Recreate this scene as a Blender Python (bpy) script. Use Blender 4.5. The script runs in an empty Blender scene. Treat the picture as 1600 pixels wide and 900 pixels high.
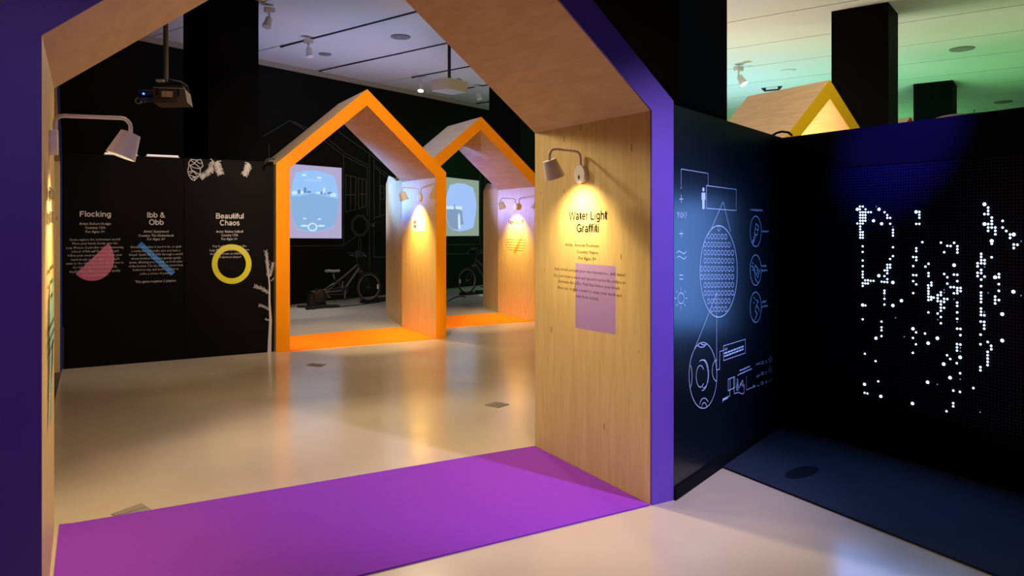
import bpy, math, random
from mathutils import Vector, Matrix
random.seed(7)
D = bpy.data
S = bpy.context.scene
COL = S.collection

# ------------------------------------------------------------------ camera, world, exposure
F_PX, HORIZON, EYE, CX = 1140.0, 352.0, 1.55, 800.0
YAW = math.atan2(650.0, 1140.0)
cam_d = D.cameras.new('camera'); cam = D.objects.new('camera', cam_d); COL.objects.link(cam)
cam.location = (0, 0, EYE); cam.rotation_euler = (math.pi/2, 0, -YAW)
cam_d.sensor_width = 36; cam_d.lens = F_PX/1600*36; cam_d.shift_y = -(450-HORIZON)/1600
cam_d.clip_end = 100
S.camera = cam
S.view_settings.view_transform = 'Standard'; S.view_settings.look = 'None'
S.view_settings.gamma = 1; S.view_settings.exposure = 0.0; S.view_settings.use_curve_mapping = False

w = D.worlds.new('world'); S.world = w; w.use_nodes = True
w.node_tree.nodes['Background'].inputs[0].default_value = (0.5, 0.42, 0.42, 1)
w.node_tree.nodes['Background'].inputs[1].default_value = 0.06

def lamp(kind, name, loc, color, power, target=None, size=0.1, angle=60, blend=0.5, size_y=None):
    l = D.lights.new(name, kind); l.color = color; l.energy = power
    if kind == 'SPOT':
        l.spot_size = math.radians(angle); l.spot_blend = blend; l.shadow_soft_size = size
    elif kind == 'POINT':
        l.shadow_soft_size = size
    elif kind == 'AREA':
        l.size = size
        if size_y: l.shape = 'RECTANGLE'; l.size_y = size_y
    o = D.objects.new(name, l); COL.objects.link(o); o.location = loc
    if target is not None:
        o.rotation_euler = (Vector(target)-Vector(loc)).to_track_quat('-Z', 'Y').to_euler()
    return o

# hall spots under the ceiling, several unseen and added to brighten surfaces
lamp('SPOT', 'key_spot_hall', (0.85, 7.8, 4.45), (1, .86, .60), 720, (2.0, 3.2, 0), .25, 62, .6)
lamp('SPOT', 'fill_purple_jamb', (0.3, 5.9, 4.3), (1, .84, .48), 190, (2.67, 3.8, 0.7), .30, 40, 1)  # unseen spot added to brighten the purple arch jamb
lamp('SPOT', 'spot_floor_hall', (3.7, 9.0, 4.45), (1, .82, .54), 480, (1.6, 4.6, 0), .12, 80, .9)
lamp('SPOT', 'spot_orange', (1.6, 5.2, 4.4), (1, .88, .70), 760, (3.6, 9.4, 1.7), .12, 66, .8)
lamp('SPOT', 'fill_orange_mat', (3.1, 5.0, 4.4), (1, .84, .58), 1500, (3.1, 9.75, 0), .10, 22, .7)  # added spot, lights the mat so orange bounces onto jamb and roof
lamp('SPOT', 'fill_orange_mat_right', (4.5, 6.0, 4.4), (1, .84, .58), 1200, (5.25, 10.65, 0), .10, 22, .7)  # same kind of added spot for the right arch mat
lamp('SPOT', 'spot_panels', (1.9, 6.2, 4.4), (1, .86, .74), 420, (0.7, 9.2, 1.1), .12, 50, .9)
lamp('SPOT', 'fill_front_mat', (1.0, 1.4, 4.3), (1, .86, .66), 120, (2.2, 2.2, 0), .12, 62, .9)  # unseen fill added over the front mat and floor for bounce
lamp('SPOT', 'fill_left_front', (-0.1, -0.9, 3.9), (.66, .50, 1.0), 150, (-.28, 3.1, 1.1), .10, 38, .9)  # fill added to lift the dark left purple face
lamp('SPOT', 'spot_front_cool', (4.0, -0.3, 4.3), (.68, .60, 1.0), 1350, (2.80, 2.9, 1.1), .10, 34, .8)
lamp('SPOT', 'fill_bikes', (2.6, 12.6, 4.4), (1, .93, .86), 240, (3.0, 12.5, 0), .10, 56, .8)  # overhead fill added to lighten the bicycle carpet
# unseen upward spots added to colour the ceiling, for spill from neighbouring zones
lamp('SPOT', 'ceiling_wash_blue', (3.8, 12.0, 1.2), (.40, .50, 1.0), 270, (3.8, 12.0, 4.67), .4, 115, 1)
lamp('SPOT', 'ceiling_wash_mauve', (6.4, 13.4, 1.4), (.80, .68, .86), 85, (6.4, 13.4, 4.67), .4, 120, 1)
lamp('SPOT', 'ceiling_wash_warm', (8.6, 9.4, .6), (.98, .88, .62), 560, (8.8, 7.4, 4.67), .7, 135, 1)
lamp('SPOT', 'ceiling_wash_lime', (12.6, 4.4, .5), (.75, .95, .50), 190, (12.0, 5.6, 4.67), .7, 130, 1)
lamp('SPOT', 'ceiling_wash_cyan', (11.8, 12.0, .6), (.50, .92, 1.0), 760, (11.8, 12.0, 4.67), .4, 125, 1)
lamp('SPOT', 'ceiling_wash_green', (15.0, 8.8, .4), (.22, .95, .34), 400, (14.6, 8.4, 4.67), .4, 128, 1)
lamp('SPOT', 'ceiling_wash_green_far', (19.0, 14.5, .4), (.22, .95, .36), 620, (19.0, 14.5, 4.67), .4, 130, 1)
lamp('SPOT', 'blue_beam', (2.2, 1.6, 4.3), (.10, .04, 1.0), 5000, (4.62, 2.90, 2.20), .03, 16, 1)
lamp('SPOT', 'fill_green_wall', (7.2, 13.8, 4.2), (.03, .9, .25), 200, (8.4, 16.9, 1.9), .2, 75, 1)  # unseen green spot added to tint the back wall
# projector spill on the orange arches
lamp('SPOT', 'projector_spill', (2.5, 12.5, 1.9), (.13, .34, 1.0), 720, (4.05, 11.0, 2.35), .12, 50, .8)
lamp('SPOT', 'projector_spill_right', (4.9, 12.9, 1.9), (.30, .30, 1.0), 240, (6.1, 10.9, 2.2), .12, 48, .8)
lamp('SPOT', 'spot_trainer', (2.9, 12.9, 4.3), (.85, .97, .92), 160, (3.1, 13.0, 0), .06, 28, .8)
lamp('SPOT', 'spot_yellow_house', (6.2, 3.6, 4.4), (1, .84, .60), 330, (7.8, 6.2, 2.9), .08, 60, .7)
lamp('SPOT', 'yellow_house_inside', (7.9, 6.6, 2.2), (1, .56, .10), 42, (8.3, 6.5, 3.0), .08, 140, .9)
# light of the glowing dots on the wall they sit on
lamp('AREA', 'led_wall_glow', (4.54, 2.7, 1.25), (.14, .36, 1.0), 22, (0, 2.7, 1.15), 1.3, size_y=1.0)

# ------------------------------------------------------------------ pixel -> place on a real surface
_c, _s = math.cos(YAW), math.sin(YAW)
def ray(u, v):
    x = (u-CX)/F_PX
    return Vector((_c*x+_s, -_s*x+_c, -(v-HORIZON)/F_PX))
EYEV = Vector((0, 0, EYE))
def at_z(u, v, z=0.0):
    d = ray(u, v); return EYEV + d*((z-EYE)/d.z)
def at_y(u, v, y):
    d = ray(u, v); return EYEV + d*(y/d.y)
def at_x(u, v, x):
    d = ray(u, v); return EYEV + d*(x/d.x)
def at_plane(u, v, p0, ang):
    a = math.radians(ang); n = Vector((-math.sin(a), math.cos(a), 0))
    d = ray(u, v); return EYEV + d*(n.dot(Vector((p0[0], p0[1], 0)))/n.dot(d))

# ------------------------------------------------------------------ materials
def lin(c):
    return tuple(((x/255)/12.92 if x/255 <= .04045 else ((x/255+.055)/1.055)**2.4) for x in c)+(1,)
def new_mat(name):
    m = D.materials.new(name); m.use_nodes = True
    return m, m.node_tree.nodes, m.node_tree.links, m.node_tree.nodes['Principled BSDF']
def plain(name, rgb, rough=.6, metal=0, var=.06, scale=8, bump=0, bscale=200, spec=.5):
    m, n, l, b = new_mat(name)
    col = lin(rgb)
    tc = n.new('ShaderNodeTexCoord'); nz = n.new('ShaderNodeTexNoise'); nz.inputs['Scale'].default_value = scale
    nz.inputs['Detail'].default_value = 5
    mx = n.new('ShaderNodeMix'); mx.data_type = 'RGBA'
    mx.inputs[6].default_value = tuple(c*(1-var) for c in col[:3])+(1,)
    mx.inputs[7].default_value = tuple(min(1, c*(1+var)) for c in col[:3])+(1,)
    l.new(tc.outputs['Object'], nz.inputs['Vector']); l.new(nz.outputs['Fac'], mx.inputs[0]); l.new(mx.outputs[2], b.inputs['Base Color'])
    b.inputs['Roughness'].default_value = rough; b.inputs['Metallic'].default_value = metal
    b.inputs['Specular IOR Level'].default_value = spec
    if bump:
        n2 = n.new('ShaderNodeTexNoise'); n2.inputs['Scale'].default_value = bscale; n2.inputs['Detail'].default_value = 3
        bp = n.new('ShaderNodeBump'); bp.inputs['Strength'].default_value = bump; bp.inputs['Distance'].default_value = .01
        l.new(tc.outputs['Object'], n2.inputs['Vector']); l.new(n2.outputs['Fac'], bp.inputs['Height']); l.new(bp.outputs['Normal'], b.inputs['Normal'])
    return m
def glow(name, rgb, strength=1.0):
    m, n, l, b = new_mat(name)
    b.inputs['Base Color'].default_value = (0.02, .02, .02, 1); b.inputs['Roughness'].default_value = .8
    b.inputs['Emission Color'].default_value = lin(rgb); b.inputs['Emission Strength'].default_value = strength
    return m
def wood_mat(name, light, dark, rough=.5, stretch=(9, 9, .9), knots=.075):
    m, n, l, b = new_mat(name)
    tc = n.new('ShaderNodeTexCoord')
    mp = n.new('ShaderNodeMapping'); mp.inputs['Scale'].default_value = stretch
    nz = n.new('ShaderNodeTexNoise'); nz.inputs['Scale'].default_value = 3; nz.inputs['Detail'].default_value = 8; nz.inputs['Distortion'].default_value = .6
    r = n.new('ShaderNodeValToRGB'); r.color_ramp.elements[0].position = .35; r.color_ramp.elements[1].position = .65
    r.color_ramp.elements[0].color = lin(dark); r.color_ramp.elements[1].color = lin(light)
    l.new(tc.outputs['Object'], mp.inputs['Vector']); l.new(mp.outputs[0], nz.inputs['Vector']); l.new(nz.outputs['Fac'], r.inputs['Fac'])
    # sparse small dark knots, stretched along the grain
    mp2 = n.new('ShaderNodeMapping'); mp2.inputs['Scale'].default_value = (13, 13, 3)
    vo = n.new('ShaderNodeTexVoronoi'); vo.inputs['Scale'].default_value = 1.0; vo.inputs['Randomness'].default_value = 1
    lt = n.new('ShaderNodeMath'); lt.operation = 'LESS_THAN'; lt.inputs[1].default_value = knots
    l.new(tc.outputs['Object'], mp2.inputs['Vector']); l.new(mp2.outputs[0], vo.inputs['Vector']); l.new(vo.outputs['Distance'], lt.inputs[0])
    mx = n.new('ShaderNodeMix'); mx.data_type = 'RGBA'; mx.inputs[7].default_value = lin((95, 62, 34))
    mf = n.new('ShaderNodeMath'); mf.operation = 'MULTIPLY'; mf.inputs[1].default_value = .75
    l.new(lt.outputs[0], mf.inputs[0]); l.new(mf.outputs[0], mx.inputs[0]); l.new(r.outputs[0], mx.inputs[6]); l.new(mx.outputs[2], b.inputs['Base Color'])
    b.inputs['Roughness'].default_value = rough
    bp = n.new('ShaderNodeBump'); bp.inputs['Strength'].default_value = .06; bp.inputs['Distance'].default_value = .01
    l.new(nz.outputs['Fac'], bp.inputs['Height']); l.new(bp.outputs['Normal'], b.inputs['Normal'])
    return m
M = dict(
    wood=wood_mat('birch_ply', (228, 198, 134), (218, 184, 118), .42),
    wood_roof=wood_mat('birch_ply_roof', (222, 190, 146), (208, 174, 130), .45, (1.2, 1.0, 8), .02),
    purple=plain('purple_paint', (98, 62, 172), .5, var=.05),
    orange=plain('orange_paint', (255, 146, 0), .5, var=.03, spec=.2),
    yellow=plain('yellow_paint', (214, 176, 6), .5, var=.03),
    blue=plain('blue_paint', (20, 60, 170), .5, var=.03),
    red=plain('red_paint', (190, 70, 60), .5, var=.03),
    pink=plain('pink_paint', (225, 150, 190), .6, var=.03),
    black=plain('black_wall_paint', (13, 9, 9), .6, var=.15, scale=2, spec=.08),
    black_gloss=plain('black_satin_board', (8, 12, 20), .31, var=.1, scale=3, bump=.02, bscale=60),
    led_board=plain('black_led_board', (9, 10, 16), .5, var=.1, scale=3, spec=.08),
    column=plain('black_column_paint', (9, 8, 10), .75, var=.1, scale=2, spec=.08),
    back=plain('black_mural_wall', (24, 25, 22), .75, var=.12, scale=1.5, spec=.08),
    ceil=plain('white_ceiling', (225, 222, 216), .8, var=.02, scale=.7),
    seam=plain('dark_ceiling_gap', (40, 36, 34), .8),
    trim=plain('beige_trim', (178, 168, 150), .7),
    track=plain('black_track', (16, 14, 16), .5),
    carpet=plain('grey_carpet', (150, 142, 134), .95, var=.12, scale=30, bump=.3, bscale=300),
    mat_purple=plain('purple_felt', (130, 52, 176), .95, var=.05, scale=40, bump=.25, bscale=260, spec=.15),
    mat_orange=plain('orange_felt', (255, 132, 8), .95, var=.05, scale=40, bump=.25, bscale=260, spec=.15),
    mat_black=plain('black_rubber_mat', (40, 46, 62), .9, var=.3, scale=160, bump=.5, bscale=260, spec=.08),
    mat_grey=plain('grey_doormat', (92, 80, 74), .9, var=.1, scale=60),
    stain=plain('dark_stain', (19, 22, 32), .9, spec=.03),
    white=plain('white_enamel', (232, 226, 220), .4, var=.02),
    ink=plain('dark_ink', (26, 16, 12), .8, spec=.1),
    print_white=plain('white_print', (205, 188, 180), .7),
    print_pale=plain('pale_print', (190, 176, 168), .7),
    line_blue=plain('pale_line_print', (190, 205, 235), .6),
    line_grey=plain('grey_line_print', (92, 94, 84), .7),
    pinkprint=plain('pink_sticker', (196, 92, 120), .6),
    blueprint=plain('blue_sticker', (30, 122, 200), .6),
    yelprint=plain('yellow_sticker', (214, 196, 20), .6),
    violetprint=plain('violet_sticker', (176, 140, 200), .6),
    orangeprint=plain('orange_sticker', (250, 150, 30), .6),
    tealprint=plain('teal_sticker', (70, 165, 175), .6),
    redprint=plain('red_sticker', (220, 60, 50), .6),
    paper=plain('white_sign', (235, 228, 220), .6),
    metal=plain('brushed_steel', (150, 148, 145), .35, metal=.9),
    grey_metal=plain('grey_casing', (92, 78, 68), .5, metal=.2),
    beige_case=plain('beige_casing', (200, 180, 158), .5),
    hatch=plain('brown_hatch_plate', (122, 104, 88), .55, metal=.1),
    rubber=plain('black_rubber', (18, 17, 18), .7),
    bike_black=plain('black_bike_paint', (22, 22, 26), .3),
    bike_silver=plain('silver_bike_paint', (88, 86, 88), .3, metal=.5),
    gold=plain('brass_cassette', (150, 120, 80), .4, metal=.7),
    glassy=plain('dark_lens_glass', (14, 24, 90), .05),
    led_off=plain('unlit_led', (26, 32, 58), .3),
    led=glow('lit_led', (196, 220, 255), 5),
    led_soft=glow('soft_led', (190, 215, 255), 5),
    led_dim=glow('dim_led', (120, 140, 190), 1.2),
    bulb=glow('warm_bulb', (255, 235, 190), 9),
    glow_insert=glow('warm_glow_insert', (255, 236, 190), 2.6),
    strip=glow('pale_strip_light', (245, 215, 205), 1.0),
    lens_glow=glow('projector_lens_glow', (60, 140, 255), 2.5),
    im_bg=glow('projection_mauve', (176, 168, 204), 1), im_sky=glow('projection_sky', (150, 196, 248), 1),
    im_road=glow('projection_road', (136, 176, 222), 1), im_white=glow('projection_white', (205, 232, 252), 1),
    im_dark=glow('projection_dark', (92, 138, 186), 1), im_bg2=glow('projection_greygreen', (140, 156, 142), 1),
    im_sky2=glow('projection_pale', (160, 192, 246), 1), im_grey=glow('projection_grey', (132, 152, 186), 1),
)
def floor_mat():
    m, n, l, b = new_mat('polished_beige_floor')
    tc = n.new('ShaderNodeTexCoord'); nz = n.new('ShaderNodeTexNoise'); nz.inputs['Scale'].default_value = .8; nz.inputs['Detail'].default_value = 3
    r = n.new('ShaderNodeValToRGB'); r.color_ramp.elements[0].position = .3; r.color_ramp.elements[1].position = .7
    r.color_ramp.elements[0].color = lin((186, 166, 140)); r.color_ramp.elements[1].color = lin((204, 184, 156))
    l.new(tc.outputs['Object'], nz.inputs['Vector']); l.new(nz.outputs['Fac'], r.inputs['Fac']); l.new(r.outputs[0], b.inputs['Base Color'])
    n2 = n.new('ShaderNodeTexNoise'); n2.inputs['Scale'].default_value = 2.5; n2.inputs['Detail'].default_value = 2
    mr = n.new('ShaderNodeMapRange'); mr.inputs[3].default_value = .17; mr.inputs[4].default_value = .22; b.inputs['Specular IOR Level'].default_value = .75
    l.new(tc.outputs['Object'], n2.inputs['Vector']); l.new(n2.outputs['Fac'], mr.inputs[0]); l.new(mr.outputs[0], b.inputs['Roughness'])
    n3 = n.new('ShaderNodeTexNoise'); n3.inputs['Scale'].default_value = 3; n3.inputs['Detail'].default_value = 2
    bp = n.new('ShaderNodeBump'); bp.inputs['Strength'].default_value = .05; bp.inputs['Distance'].default_value = .02
    l.new(tc.outputs['Object'], n3.inputs['Vector']); l.new(n3.outputs['Fac'], bp.inputs['Height']); l.new(bp.outputs['Normal'], b.inputs['Normal'])
    return m
M['floor'] = floor_mat()

# ------------------------------------------------------------------ object helpers
def V(*a): return Vector(a)
def origin(parent):
    o = Vector((0, 0, 0))
    while parent is not None:
        o += parent.location; parent = parent.parent
    return o
class MB:
    def __init__(s): s.v = []; s.f = []
    def poly(s, pts):
        i = len(s.v); s.v += [Vector(p) for p in pts]; s.f.append(tuple(range(i, i+len(pts))))
    def prism(s, a, b):
        """closed solid between two equal polygons a and b"""
        n = len(a); i = len(s.v); s.v += [Vector(p) for p in a]+[Vector(p) for p in b]
        s.f.append(tuple(i+k for k in range(n-1, -1, -1))); s.f.append(tuple(i+n+k for k in range(n)))
        for k in range(n): s.f.append((i+k, i+(k+1) % n, i+n+(k+1) % n, i+n+k))
        return s
    def box(s, x0, x1, y0, y1, z0, z1):
        return s.prism([(x0, y0, z0), (x1, y0, z0), (x1, y1, z0), (x0, y1, z0)], [(x0, y0, z1), (x1, y0, z1), (x1, y1, z1), (x0, y1, z1)])
    def obox(s, p, ux, uy, uz):
        p, ux, uy, uz = map(Vector, (p, ux, uy, uz))
        a = [p, p+ux, p+ux+uy, p+uy]; return s.prism(a, [q+uz for q in a])
    def tube(s, pts, r, n=8, closed=False):
        pts = [Vector(p) for p in pts]; rr = r if isinstance(r, (list, tuple)) else [r]*len(pts)
        i0 = len(s.v); m = len(pts); prev = None
        for k, p in enumerate(pts):
            if closed: t = pts[(k+1) % m]-pts[k-1]
            else: t = pts[min(k+1, m-1)]-pts[max(k-1, 0)]
            t.normalize()
            if prev is None:
                a = t.orthogonal().normalized()
            else:
                a = (prev-t*prev.dot(t))
                a = a.normalized() if a.length > 1e-6 else t.orthogonal().normalized()
            prev = a; b = t.cross(a)
            for j in range(n):
                q = 2*math.pi*j/n; s.v.append(p+(a*math.cos(q)+b*math.sin(q))*rr[k])
        for k in range(m if closed else m-1):
            for j in range(n):
                a0 = i0+k*n+j; a1 = i0+k*n+(j+1) % n; b0 = i0+((k+1) % m)*n+j; b1 = i0+((k+1) % m)*n+(j+1) % n
                s.f.append((a0, a1, b1, b0))
        if not closed:
            s.f.append(tuple(i0+j for j in range(n-1, -1, -1))); s.f.append(tuple(i0+(m-1)*n+j for j in range(n)))
        return s
    def mesh(s, name, off=(0, 0, 0)):
        me = D.meshes.new(name); o = Vector(off)
        me.from_pydata([v-o for v in s.v], [], s.f); me.update()
        return me
    def build(s, name, mat, parent=None, smooth=False, label=None, local=False):
        me = s.mesh(name, (0, 0, 0) if local else origin(parent))
        import bmesh
        bm = bmesh.new(); bm.from_mesh(me); bmesh.ops.recalc_face_normals(bm, faces=bm.faces[:]); bm.to_mesh(me); bm.free()
        me.materials.append(M[mat] if isinstance(mat, str) else mat)
        if smooth:
            for p in me.polygons: p.use_smooth = True
            try: me.set_sharp_from_angle(angle=math.radians(40))
            except Exception: pass
        ob = D.objects.new(name, me); COL.objects.link(ob); ob.parent = parent
        if label: ob['label'] = label
        return ob
def tag(o, label=None, cat=None, group=None, kind=None):
    for k, v in (('label', label), ('category', cat), ('group', group), ('kind', kind)):
        if v: o[k] = v
    return o
def thing(name, label, cat, loc=(0, 0, 0), group=None):
    o = D.objects.new(name, None); COL.objects.link(o); o.location = loc; o.empty_display_size = .1
    return tag(o, label, cat, group)
def copy_tree(o, parent=None):
    c = o.copy(); COL.objects.link(c); c.parent = parent
    for ch in o.children: copy_tree(ch, c)
    return c
def circle(c, r, a, b, n=24, ph=0):
    c, a, b = Vector(c), Vector(a), Vector(b)
    return [c+(a*math.cos(2*math.pi*k/n+ph)+b*math.sin(2*math.pi*k/n+ph))*r for k in range(n)]
_rib = [0]
def ribbon(mb, pts, wd, nrm, closed=False):
    """flat printed line of width wd along pts on a plane with normal nrm, mitred at the bends; strokes lie a hair above each other"""
    pts = [Vector(p) for p in pts]; nrm = Vector(nrm)
    if len(pts) > 2 and (pts[0]-pts[-1]).length < 1e-6: closed = True; pts = pts[:-1]
    _rib[0] = (_rib[0]+1) % 6; lift = nrm*(_rib[0]*.00006)
    n = len(pts); L_, R_ = [], []
    for k in range(n):
        a = pts[k-1] if (closed or k > 0) else None; b = pts[(k+1) % n] if (closed or k < n-1) else None
        d0 = (pts[k]-a).normalized() if a is not None else None; d1 = (b-pts[k]).normalized() if b is not None else None
        if d0 is None: d0 = d1
        if d1 is None: d1 = d0
        t = d0+d1
        t = t.normalized() if t.length > .2 else d1
        q = nrm.cross(t).normalized(); c_ = max(.45, q.dot(nrm.cross(d1).normalized()))
        L_.append(pts[k]-q*wd/2/c_+lift); R_.append(pts[k]+q*wd/2/c_+lift)
    i = len(mb.v); mb.v += L_+R_
    for k in range(n if closed else n-1):
        k2 = (k+1) % n; mb.f.append((i+k, i+k2, i+n+k2, i+n+k))
def greek(mb, x0, x1, z, h, mapf, seed=0):
    """a row of illegibly small words as word-length dashes"""
    rnd = random.Random(seed); x = x0
    while x < x1:
        w_ = min((x1-x0)*rnd.uniform(.05, .15), x1-x)
        mb.poly([mapf(x, z), mapf(x+w_, z), mapf(x+w_, z+h), mapf(x, z+h)]); x += w_+(x1-x0)*.025

def _arc(cx, cy, rx, ry, a0, a1, n=10):
    return [(cx+rx*math.cos(math.radians(a0+(a1-a0)*k/n)), cy+ry*math.sin(math.radians(a0+(a1-a0)*k/n))) for k in range(n+1)]
_n = [(.10, .30)]+_arc(.28, .30, .175, .17, 180, 0)+[(.455, 0)]
GLYPH = {
 'F': (.58, [[(.10, 0), (.10, .70)], [(.10, .65), (.52, .65)], [(.10, .36), (.46, .36)]]), 'l': (.22, [[(.11, 0), (.11, .72)]]),
 'i': (.22, [[(.11, 0), (.11, .52)], [(.11, .62), (.11, .72)]]), 'o': (.56, [_arc(.28, .26, .19, .21, 0, 360, 20)]), 'c': (.52, [_arc(.27, .26, .19, .21, 42, 318, 16)]),
 'k': (.52, [[(.10, 0), (.10, .72)], [(.43, .52), (.14, .22)], [(.22, .30), (.45, 0)]]), 'n': (.56, [[(.10, 0), (.10, .52)], _n]),
 'g': (.57, [_arc(.275, .27, .19, .20, 0, 360, 20), [(.465, .52), (.465, 0)]+_arc(.275, -.01, .19, .14, 0, -150)]), 'I': (.27, [[(.135, 0), (.135, .70)]]),
 'b': (.57, [[(.10, 0), (.10, .72)], _arc(.295, .26, .19, .21, 0, 360, 20)]), '&': (.68, [_arc(.29, .54, .11, .11, 0, 360, 16), [(.22, .47), (.62, 0)], _arc(.26, .20, .18, .155, 110, 330, 14)+[(.54, .34)]]),
 'O': (.78, [_arc(.39, .35, .30, .31, 0, 360, 24)]), 'B': (.66, [[(.10, 0), (.10, .70)], [(.10, .65)]+_arc(.36, .51, .16, .14, 90, -90)+[(.10, .37)], _arc(.38, .21, .19, .16, 90, -90)+[(.10, .05)]]),
 'e': (.55, [[(.09, .27), (.46, .27)]+_arc(.275, .26, .19, .21, 5, 320, 16)]), 'a': (.54, [_arc(.26, .35, .155, .125, 155, 0)+[(.415, 0)], _arc(.245, .15, .16, .105, 0, 360, 16)]),
 'u': (.56, [[(.10, .52)]+_arc(.275, .22, .175, .17, 180, 360), [(.45, .52), (.45, 0)]]), 't': (.33, [[(.15, .68), (.15, .13)]+_arc(.23, .13, .08, .08, 180, 270, 5)+[(.30, .05)], [(.02, .47), (.30, .47)]]),
 'f': (.31, [[(.13, 0), (.13, .57)]+_arc(.22, .57, .09, .09, 180, 90, 5)+[(.29, .66)], [(.02, .47), (.28, .47)]]), 'C': (.73, [_arc(.38, .35, .29, .31, 45, 315, 20)]),
 'h': (.56, [[(.10, 0), (.10, .72)], _n]), 's': (.49, [_arc(.245, .375, .15, .10, 25, 265)+_arc(.245, .155, .16, .11, 85, -155)]), 'W': (.95, [[(.04, .70), (.24, .03), (.475, .66), (.71, .03), (.91, .70)]]),
 'r': (.36, [[(.10, 0), (.10, .52)], _arc(.28, .29, .18, .19, 180, 88)]), 'L': (.55, [[(.10, .70), (.10, .05), (.51, .05)]]), 'G': (.78, [_arc(.38, .35, .29, .31, 45, 340, 20), [(.40, .32), (.67, .32), (.67, 0)]]),
 'P': (.64, [[(.10, 0), (.10, .70)], [(.10, .65)]+_arc(.37, .48, .18, .17, 90, -90)+[(.10, .31)]]), 'p': (.57, [[(.10, .52), (.10, -.19)], _arc(.295, .26, .19, .21, 0, 360, 20)]),
 'D': (.72, [[(.10, 0), (.10, .70)], [(.10, .65)]+_arc(.34, .35, .28, .30, 90, -90, 16)+[(.10, .05)]]), 'd': (.57, [[(.465, 0), (.465, .72)], _arc(.275, .26, .19, .21, 0, 360, 20)]),
 'V': (.64, [[(.04, .70), (.32, .03), (.60, .70)]]), 'R': (.68, [[(.10, 0), (.10, .70)], [(.10, .65)]+_arc(.38, .49, .18, .16, 90, -90)+[(.10, .33)], [(.38, .33), (.58, 0)]]), ' ': (.28, [])}
def title_line(s, x0, x1, zb, cap, mapf, mat, parent, name, wd=.125):
    mb = MB(); cx_ = 0; quads = []
    for ch in s:
        adv, strokes = GLYPH[ch]
        for st_ in strokes: ribbon(mb, [(cx_+x, y, 0) for x, y in st_], wd, (0, 0, 1))
        cx_ += adv
    xs = [v.x for v in mb.v]; a, b = min(xs), max(xs)
    nn = (mapf(1, 0)-mapf(0, 0)).cross(mapf(0, 1)-mapf(0, 0))
    mb.v = [mapf(x0+(v.x-a)/(b-a)*(x1-x0), zb+v.y/.70*cap)+nn*v.z for v in mb.v]
    return mb.build(name, mat, parent)
def text_block(name, lines, mapf, mat, parent, bold=False):
    """printed lines, each its own piece: (string, x0, x1, baseline, capital height) in metres on the surface"""
    for (s, x0, x1, zb, cap) in lines:
        if name == 'title_text' and all(c in GLYPH for c in s):
            title_line(s, x0, x1, zb, cap, mapf, mat, parent, name); continue
        cu = D.curves.new('t', 'FONT'); cu.body = s; cu.size = 1; cu.resolution_u = 1; cu.fill_mode = 'FRONT'
        if bold: cu.offset = .012
        ob = D.objects.new('t', cu); COL.objects.link(ob)
        dg = bpy.context.evaluated_depsgraph_get(); me = D.meshes.new_from_object(ob.evaluated_get(dg))
        D.objects.remove(ob); D.curves.remove(cu)
        xs = [v.co.x for v in me.vertices]; a, b = min(xs), max(xs); off = origin(parent)
        for v in me.vertices: v.co = mapf(x0+(v.co.x-a)/(b-a)*(x1-x0), zb+v.co.y/.70*cap)-off
        me.name = name; me.materials.clear(); me.materials.append(M[mat]); me.update()
        ob = D.objects.new(name, me); COL.objects.link(ob); ob.parent = parent

# ------------------------------------------------------------------ the hall (its grid is turned 23 degrees)
GA = math.radians(23)
N1 = V(math.cos(GA), math.sin(GA), 0); M1 = V(-math.sin(GA), math.cos(GA), 0)   # along / across the back wall
ZC = 4.67
def hall(a, b, z=0): return N1*a+M1*b+V(0, 0, z)
A0, A1, B0, B1 = -4.0, 26.0, -6.0, (M1.dot(V(3.29, 14.528, 0)))
def hallbox(a0, a1, b0, b1, z0, z1):
    q = [hall(a0, b0), hall(a1, b0), hall(a1, b1), hall(a0, b1)]
    return MB().prism([p+V(0, 0, z0) for p in q], [p+V(0, 0, z1) for p in q])
def struct(o): o['kind'] = 'structure'; return o
floor = struct(hallbox(A0, A1, B0, B1, -.1, 0).build('floor', 'floor'))
ceiling = struct(hallbox(A0, A1, B0, B1, ZC+.03, ZC+.2).build('ceiling', 'seam'))
for k in range(-7, 12):
    a0 = 7.64+1.65*k; 
    a1 = a0+1.65
    a0c, a1c = max(a0, A0), min(a1, A1)
    if a1c-a0c < .1: continue
    hallbox(a0c+.012, a1c-.012, B0, B1, ZC, ZC+.03).build('ceiling_panel', 'ceil', ceiling)
wall_back = struct(hallbox(A0, A1, B1, B1+.2, 0, ZC+.2).build('wall_back', 'back'))
struct(hallbox(A1, A1+.2, B0, B1, 0, ZC+.2).build('wall_right', 'ceil'))
struct(hallbox(A0-.2, A0, B0, B1, 0, ZC+.2).build('wall_left', 'black'))
struct(hallbox(A0, A1, B0-.2, B0, 0, ZC+.2).build('wall_front', 'black'))
struct(hallbox(A0, A1, B1-.03, B1-.001, ZC-.10, ZC-.001).build('trim_1', 'trim'))
# grey carpet of the bicycle zone
struct(MB().prism([(2.07, 10.36, 0.0), (10.5, 10.36, 0), (13, 18.2, 0), (1.2, 13.2, 0), (1.2, 10.6, 0)][0:5], [(2.07, 10.36, .006), (10.5, 10.36, .006), (13, 18.2, .006), (1.2, 13.2, .006), (1.2, 10.6, .006)]).build('floor_carpet', 'carpet'))
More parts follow.
